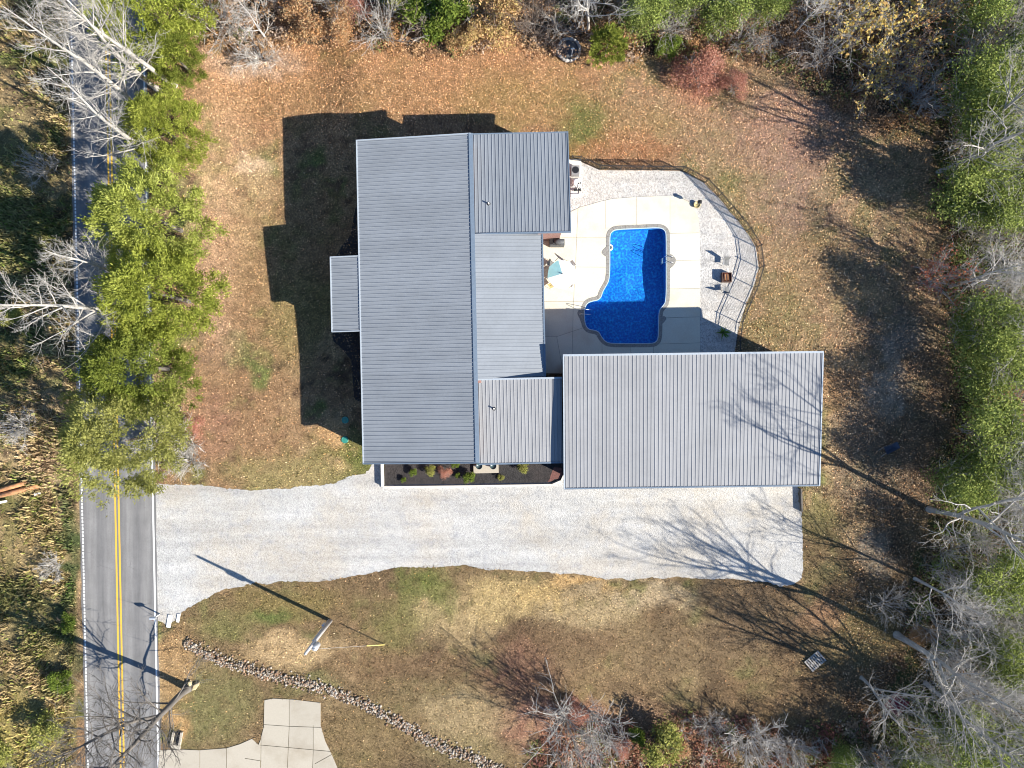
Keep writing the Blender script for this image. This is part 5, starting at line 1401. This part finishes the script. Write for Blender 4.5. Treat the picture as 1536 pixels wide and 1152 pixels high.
# sandstones by the tree
for uu, vv, sz_, rz, lb_ in ((294.5,1028,(0.52,0.24,0.24),math.radians(50),"larger yellow sandstone slab leaning by the dark tree"),(286,1024.5,(0.22,0.30,0.26),0.3,"smaller upright sandstone next to the yellow slab")):
    c_, f_ = ico((0,0,0.1), sz_, rz, np.random.default_rng(int(uu))); t = MB().add(c_, f_).build("sandstone", M['yellowstone']); t.location = P(uu, vv); tag(t, lb_, "rock", "sandstones by the dark tree")
# lower concrete drive
lowr = ring(LOWDRIVE)
lo = link(sheet("concrete_drive", lowr, 0.006, M['joint_moss'])); tag(lo, "old cracked concrete drive at the bottom edge", kind='structure')
jl = J(((390,1086),(434,1089)), ((434,1089),(490,1091)), ((434,1040),(434,1089)), ((434,1089),(430,1180)), ((390,1117),(500,1127)), ((473,1145),(500,1130)), ((392,1095),(391,1180)), ((470,1127),(468,1180)), ((470,1088),(470,1127)), ((368,1137),(392,1141)), ((300,1120),(300,1180)), ((340,1118),(340,1180)), ((391,1141),(391,1150)))
slab_set(lo, lowr, [], jl, 0.05, 0.045, M['oldconc'], 0.05)
# storm drain inlet
dn = empty("drain_inlet", P(266,1107)); tag(dn, "concrete storm drain inlet beside the road near the dark tree", "drain")
for sx in (-1,1): MB().box((sx*0.36,0,0.12), (0.16,1.2,0.26), math.radians(-10)).build("side_wall", M['oldconc'], dn)
MB().box((0,0,0.03), (0.54,1.16,0.02), math.radians(-10)).build("opening", M['black'], dn)
MB().box((-0.1,-0.75,0.06), (0.8,0.3,0.12), math.radians(-10)).build("apron", M['oldconc'], dn)
# mailbox and white posts at the drive mouth
mbx = empty("mailbox", P(240,921)); tag(mbx, "dark mailbox on a post at the mouth of the driveway", "mailbox")
MB().box((0,0,0.5), (0.09,0.09,1.1)).build("post", M['pole'], mbx)
t = MB().hexa([Vector(q) for q in ((-0.30,-0.11,1.05),(0.22,-0.11,1.05),(0.22,0.11,1.05),(-0.30,0.11,1.05))],[Vector(q) for q in ((-0.30,-0.11,1.22),(0.22,-0.11,1.22),(0.22,0.11,1.22),(-0.30,0.11,1.22))])
t.tube([(-0.30,0,1.21),(0.22,0,1.21)], 0.112, 14); t.build("box_body", M['galv'], mbx)
MB().box((0.0,-0.13,1.25), (0.03,0.02,0.2)).build("flag", M['redpaint'], mbx)
for uu, vv, w_, h_, lb_ in ((254,932,0.38,1.1,"wider white board lying by the mailbox"),(267.5,927,0.26,0.75,"narrower white board lying by the mailbox")):
    t = MB().box(P(uu,vv,0.06), (w_,h_,0.05), math.radians(-10)).build("white_board", M['white']); tag(t, lb_, "board", "white boards by the mailbox")
# stone ring in the north
sr = empty("stone_ring", P(853,76)); tag(sr, "round grey stone ring with a white post on the north edge", "stone ring")
for i in range(18):
    a = 2*math.pi*i/18; c_, f_ = ico((0.98*math.cos(a),0.98*math.sin(a),0.16), (0.24,0.15,0.22), a+1.57, np.random.default_rng(i)); MB().add(c_, f_).build("ring_stone", M['stone'], sr)
MB().disc_stack((0,0,0.03), [(0.86,0),(0.86,0.05)], 20).build("ash_bed", M['greylid'], sr)
MB().tube([(0.25,-0.45,0),(0.25,-0.45,1.3)], 0.05, 8).build("post", M['white'], sr)
MB().box((0.25,-0.45,1.3), (0.3,0.08,0.08)).build("post_bar", M['white'], sr)
# wheelbarrow
wbp = P(1332,671); wh = empty("wheelbarrow", (wbp.x,wbp.y,0), math.radians(25)); tag(wh, "navy wheelbarrow with pale handles on the shaded ground east of the garage", "wheelbarrow")
g = MB(); bt_ = [Vector(q) for q in ((-0.35,-0.2,0.32),(0.30,-0.16,0.28),(0.30,0.16,0.28),(-0.35,0.2,0.32))]; tp_ = [Vector(q) for q in ((-0.62,-0.36,0.62),(0.68,-0.30,0.58),(0.68,0.30,0.58),(-0.62,0.36,0.62))]
g.add(bt_+tp_, [(3,2,1,0),(0,1,5,4),(1,2,6,5),(2,3,7,6),(3,0,4,7)]); o = g.build("tray", M['blue_tray'], wh); sm_ = o.modifiers.new("thick", 'SOLIDIFY'); sm_.thickness = 0.02
for sy in (-1,1):
    MB().tube([(-1.15,sy*0.30,0.60),(-0.4,sy*0.27,0.36),(0.85,sy*0.06,0.20)], 0.024, 8).build("handle", M['wood'], wh)
    MB().tube([(-0.25,sy*0.26,0.33),(-0.32,sy*0.26,0.0),(-0.1,sy*0.26,0.0),(-0.05,sy*0.25,0.3)], 0.018, 6).build("leg", M['black'], wh)
w_ = MB().tube([(0.82,-0.05,0.19),(0.82,0.05,0.19)], 0.19, 16).build("wheel", M['black'], wh)
MB().tube([(0.82,-0.055,0.19),(0.82,0.055,0.19)], 0.10, 12).build("rim", M['galv'], w_)
# pallet
pl = empty("wooden_pallet", P(1222,991), math.radians(40)); pl.location.z = 0.02; tag(pl, "weathered grey wooden pallet lying on the lower lawn", "pallet")
for k in range(3): MB().box((0,-0.5+0.5*k,0.05), (1.6,0.09,0.09)).build("bearer", M['wood'], pl)
for k in range(8): MB().box((-0.72+0.206*k,0,0.12), (0.13,1.15,0.03), random.uniform(-0.03,0.03)).build("slat", M['wood'], pl)
# red cart
ct = empty("garden_cart", P(1340,1052), math.radians(-38)); tag(ct, "dark red wooden garden cart under the white bare tree", "cart")
for k in range(6): MB().box((-0.55+0.22*k,0,0.42), (0.19,1.5,0.04)).build("plank", M['redpaint'], ct)
for sx in (-1,1):
    MB().box((sx*0.68,0,0.56), (0.04,1.55,0.30)).build("side_board", M['redpaint'], ct)
    for sy in (-0.5,0.5):
        w_ = MB().tube([(sx*0.60,sy,0.2),(sx*0.68,sy,0.2)], 0.20, 14).build("wheel", M['black'], ct)
MB().box((0,-0.77,0.56), (1.32,0.04,0.30)).build("end_board", M['redpaint'], ct)
MB().tube([(0,-0.8,0.4),(0,-1.5,0.25)], 0.02, 6).build("handle", M['galv'], ct)
# timbers west of the road
for (a, b, lb_) in (((-14,739),(40,724),"upper orange timber pole in the weeds at the left edge"),((-14,747),(58,729),"lower orange timber pole in the weeds at the left edge")):
    t = MB().tube([P(a[0],a[1],0.32),P((a[0]+b[0])/2,(a[1]+b[1])/2,0.30),P(b[0],b[1],0.26)], [0.21,0.20,0.19], 12).build("timber_pole", M['rust'], None, True); tag(t, lb_, "timber pole", "timber poles left of the road")
for uu, vv, w_, lb_ in ((4,753,0.7,"white scrap board at the left edge below the timber poles"),(56,741,0.5,"white scrap board at the end of the lower timber pole")):
    t = MB().box(P(uu,vv,0.30), (w_,0.18,0.05), 0.2, Matrix.Rotation(0.2,3,'Y')).build("scrap_board", M['white']); tag(t, lb_, "board", "white scraps by the timber poles")
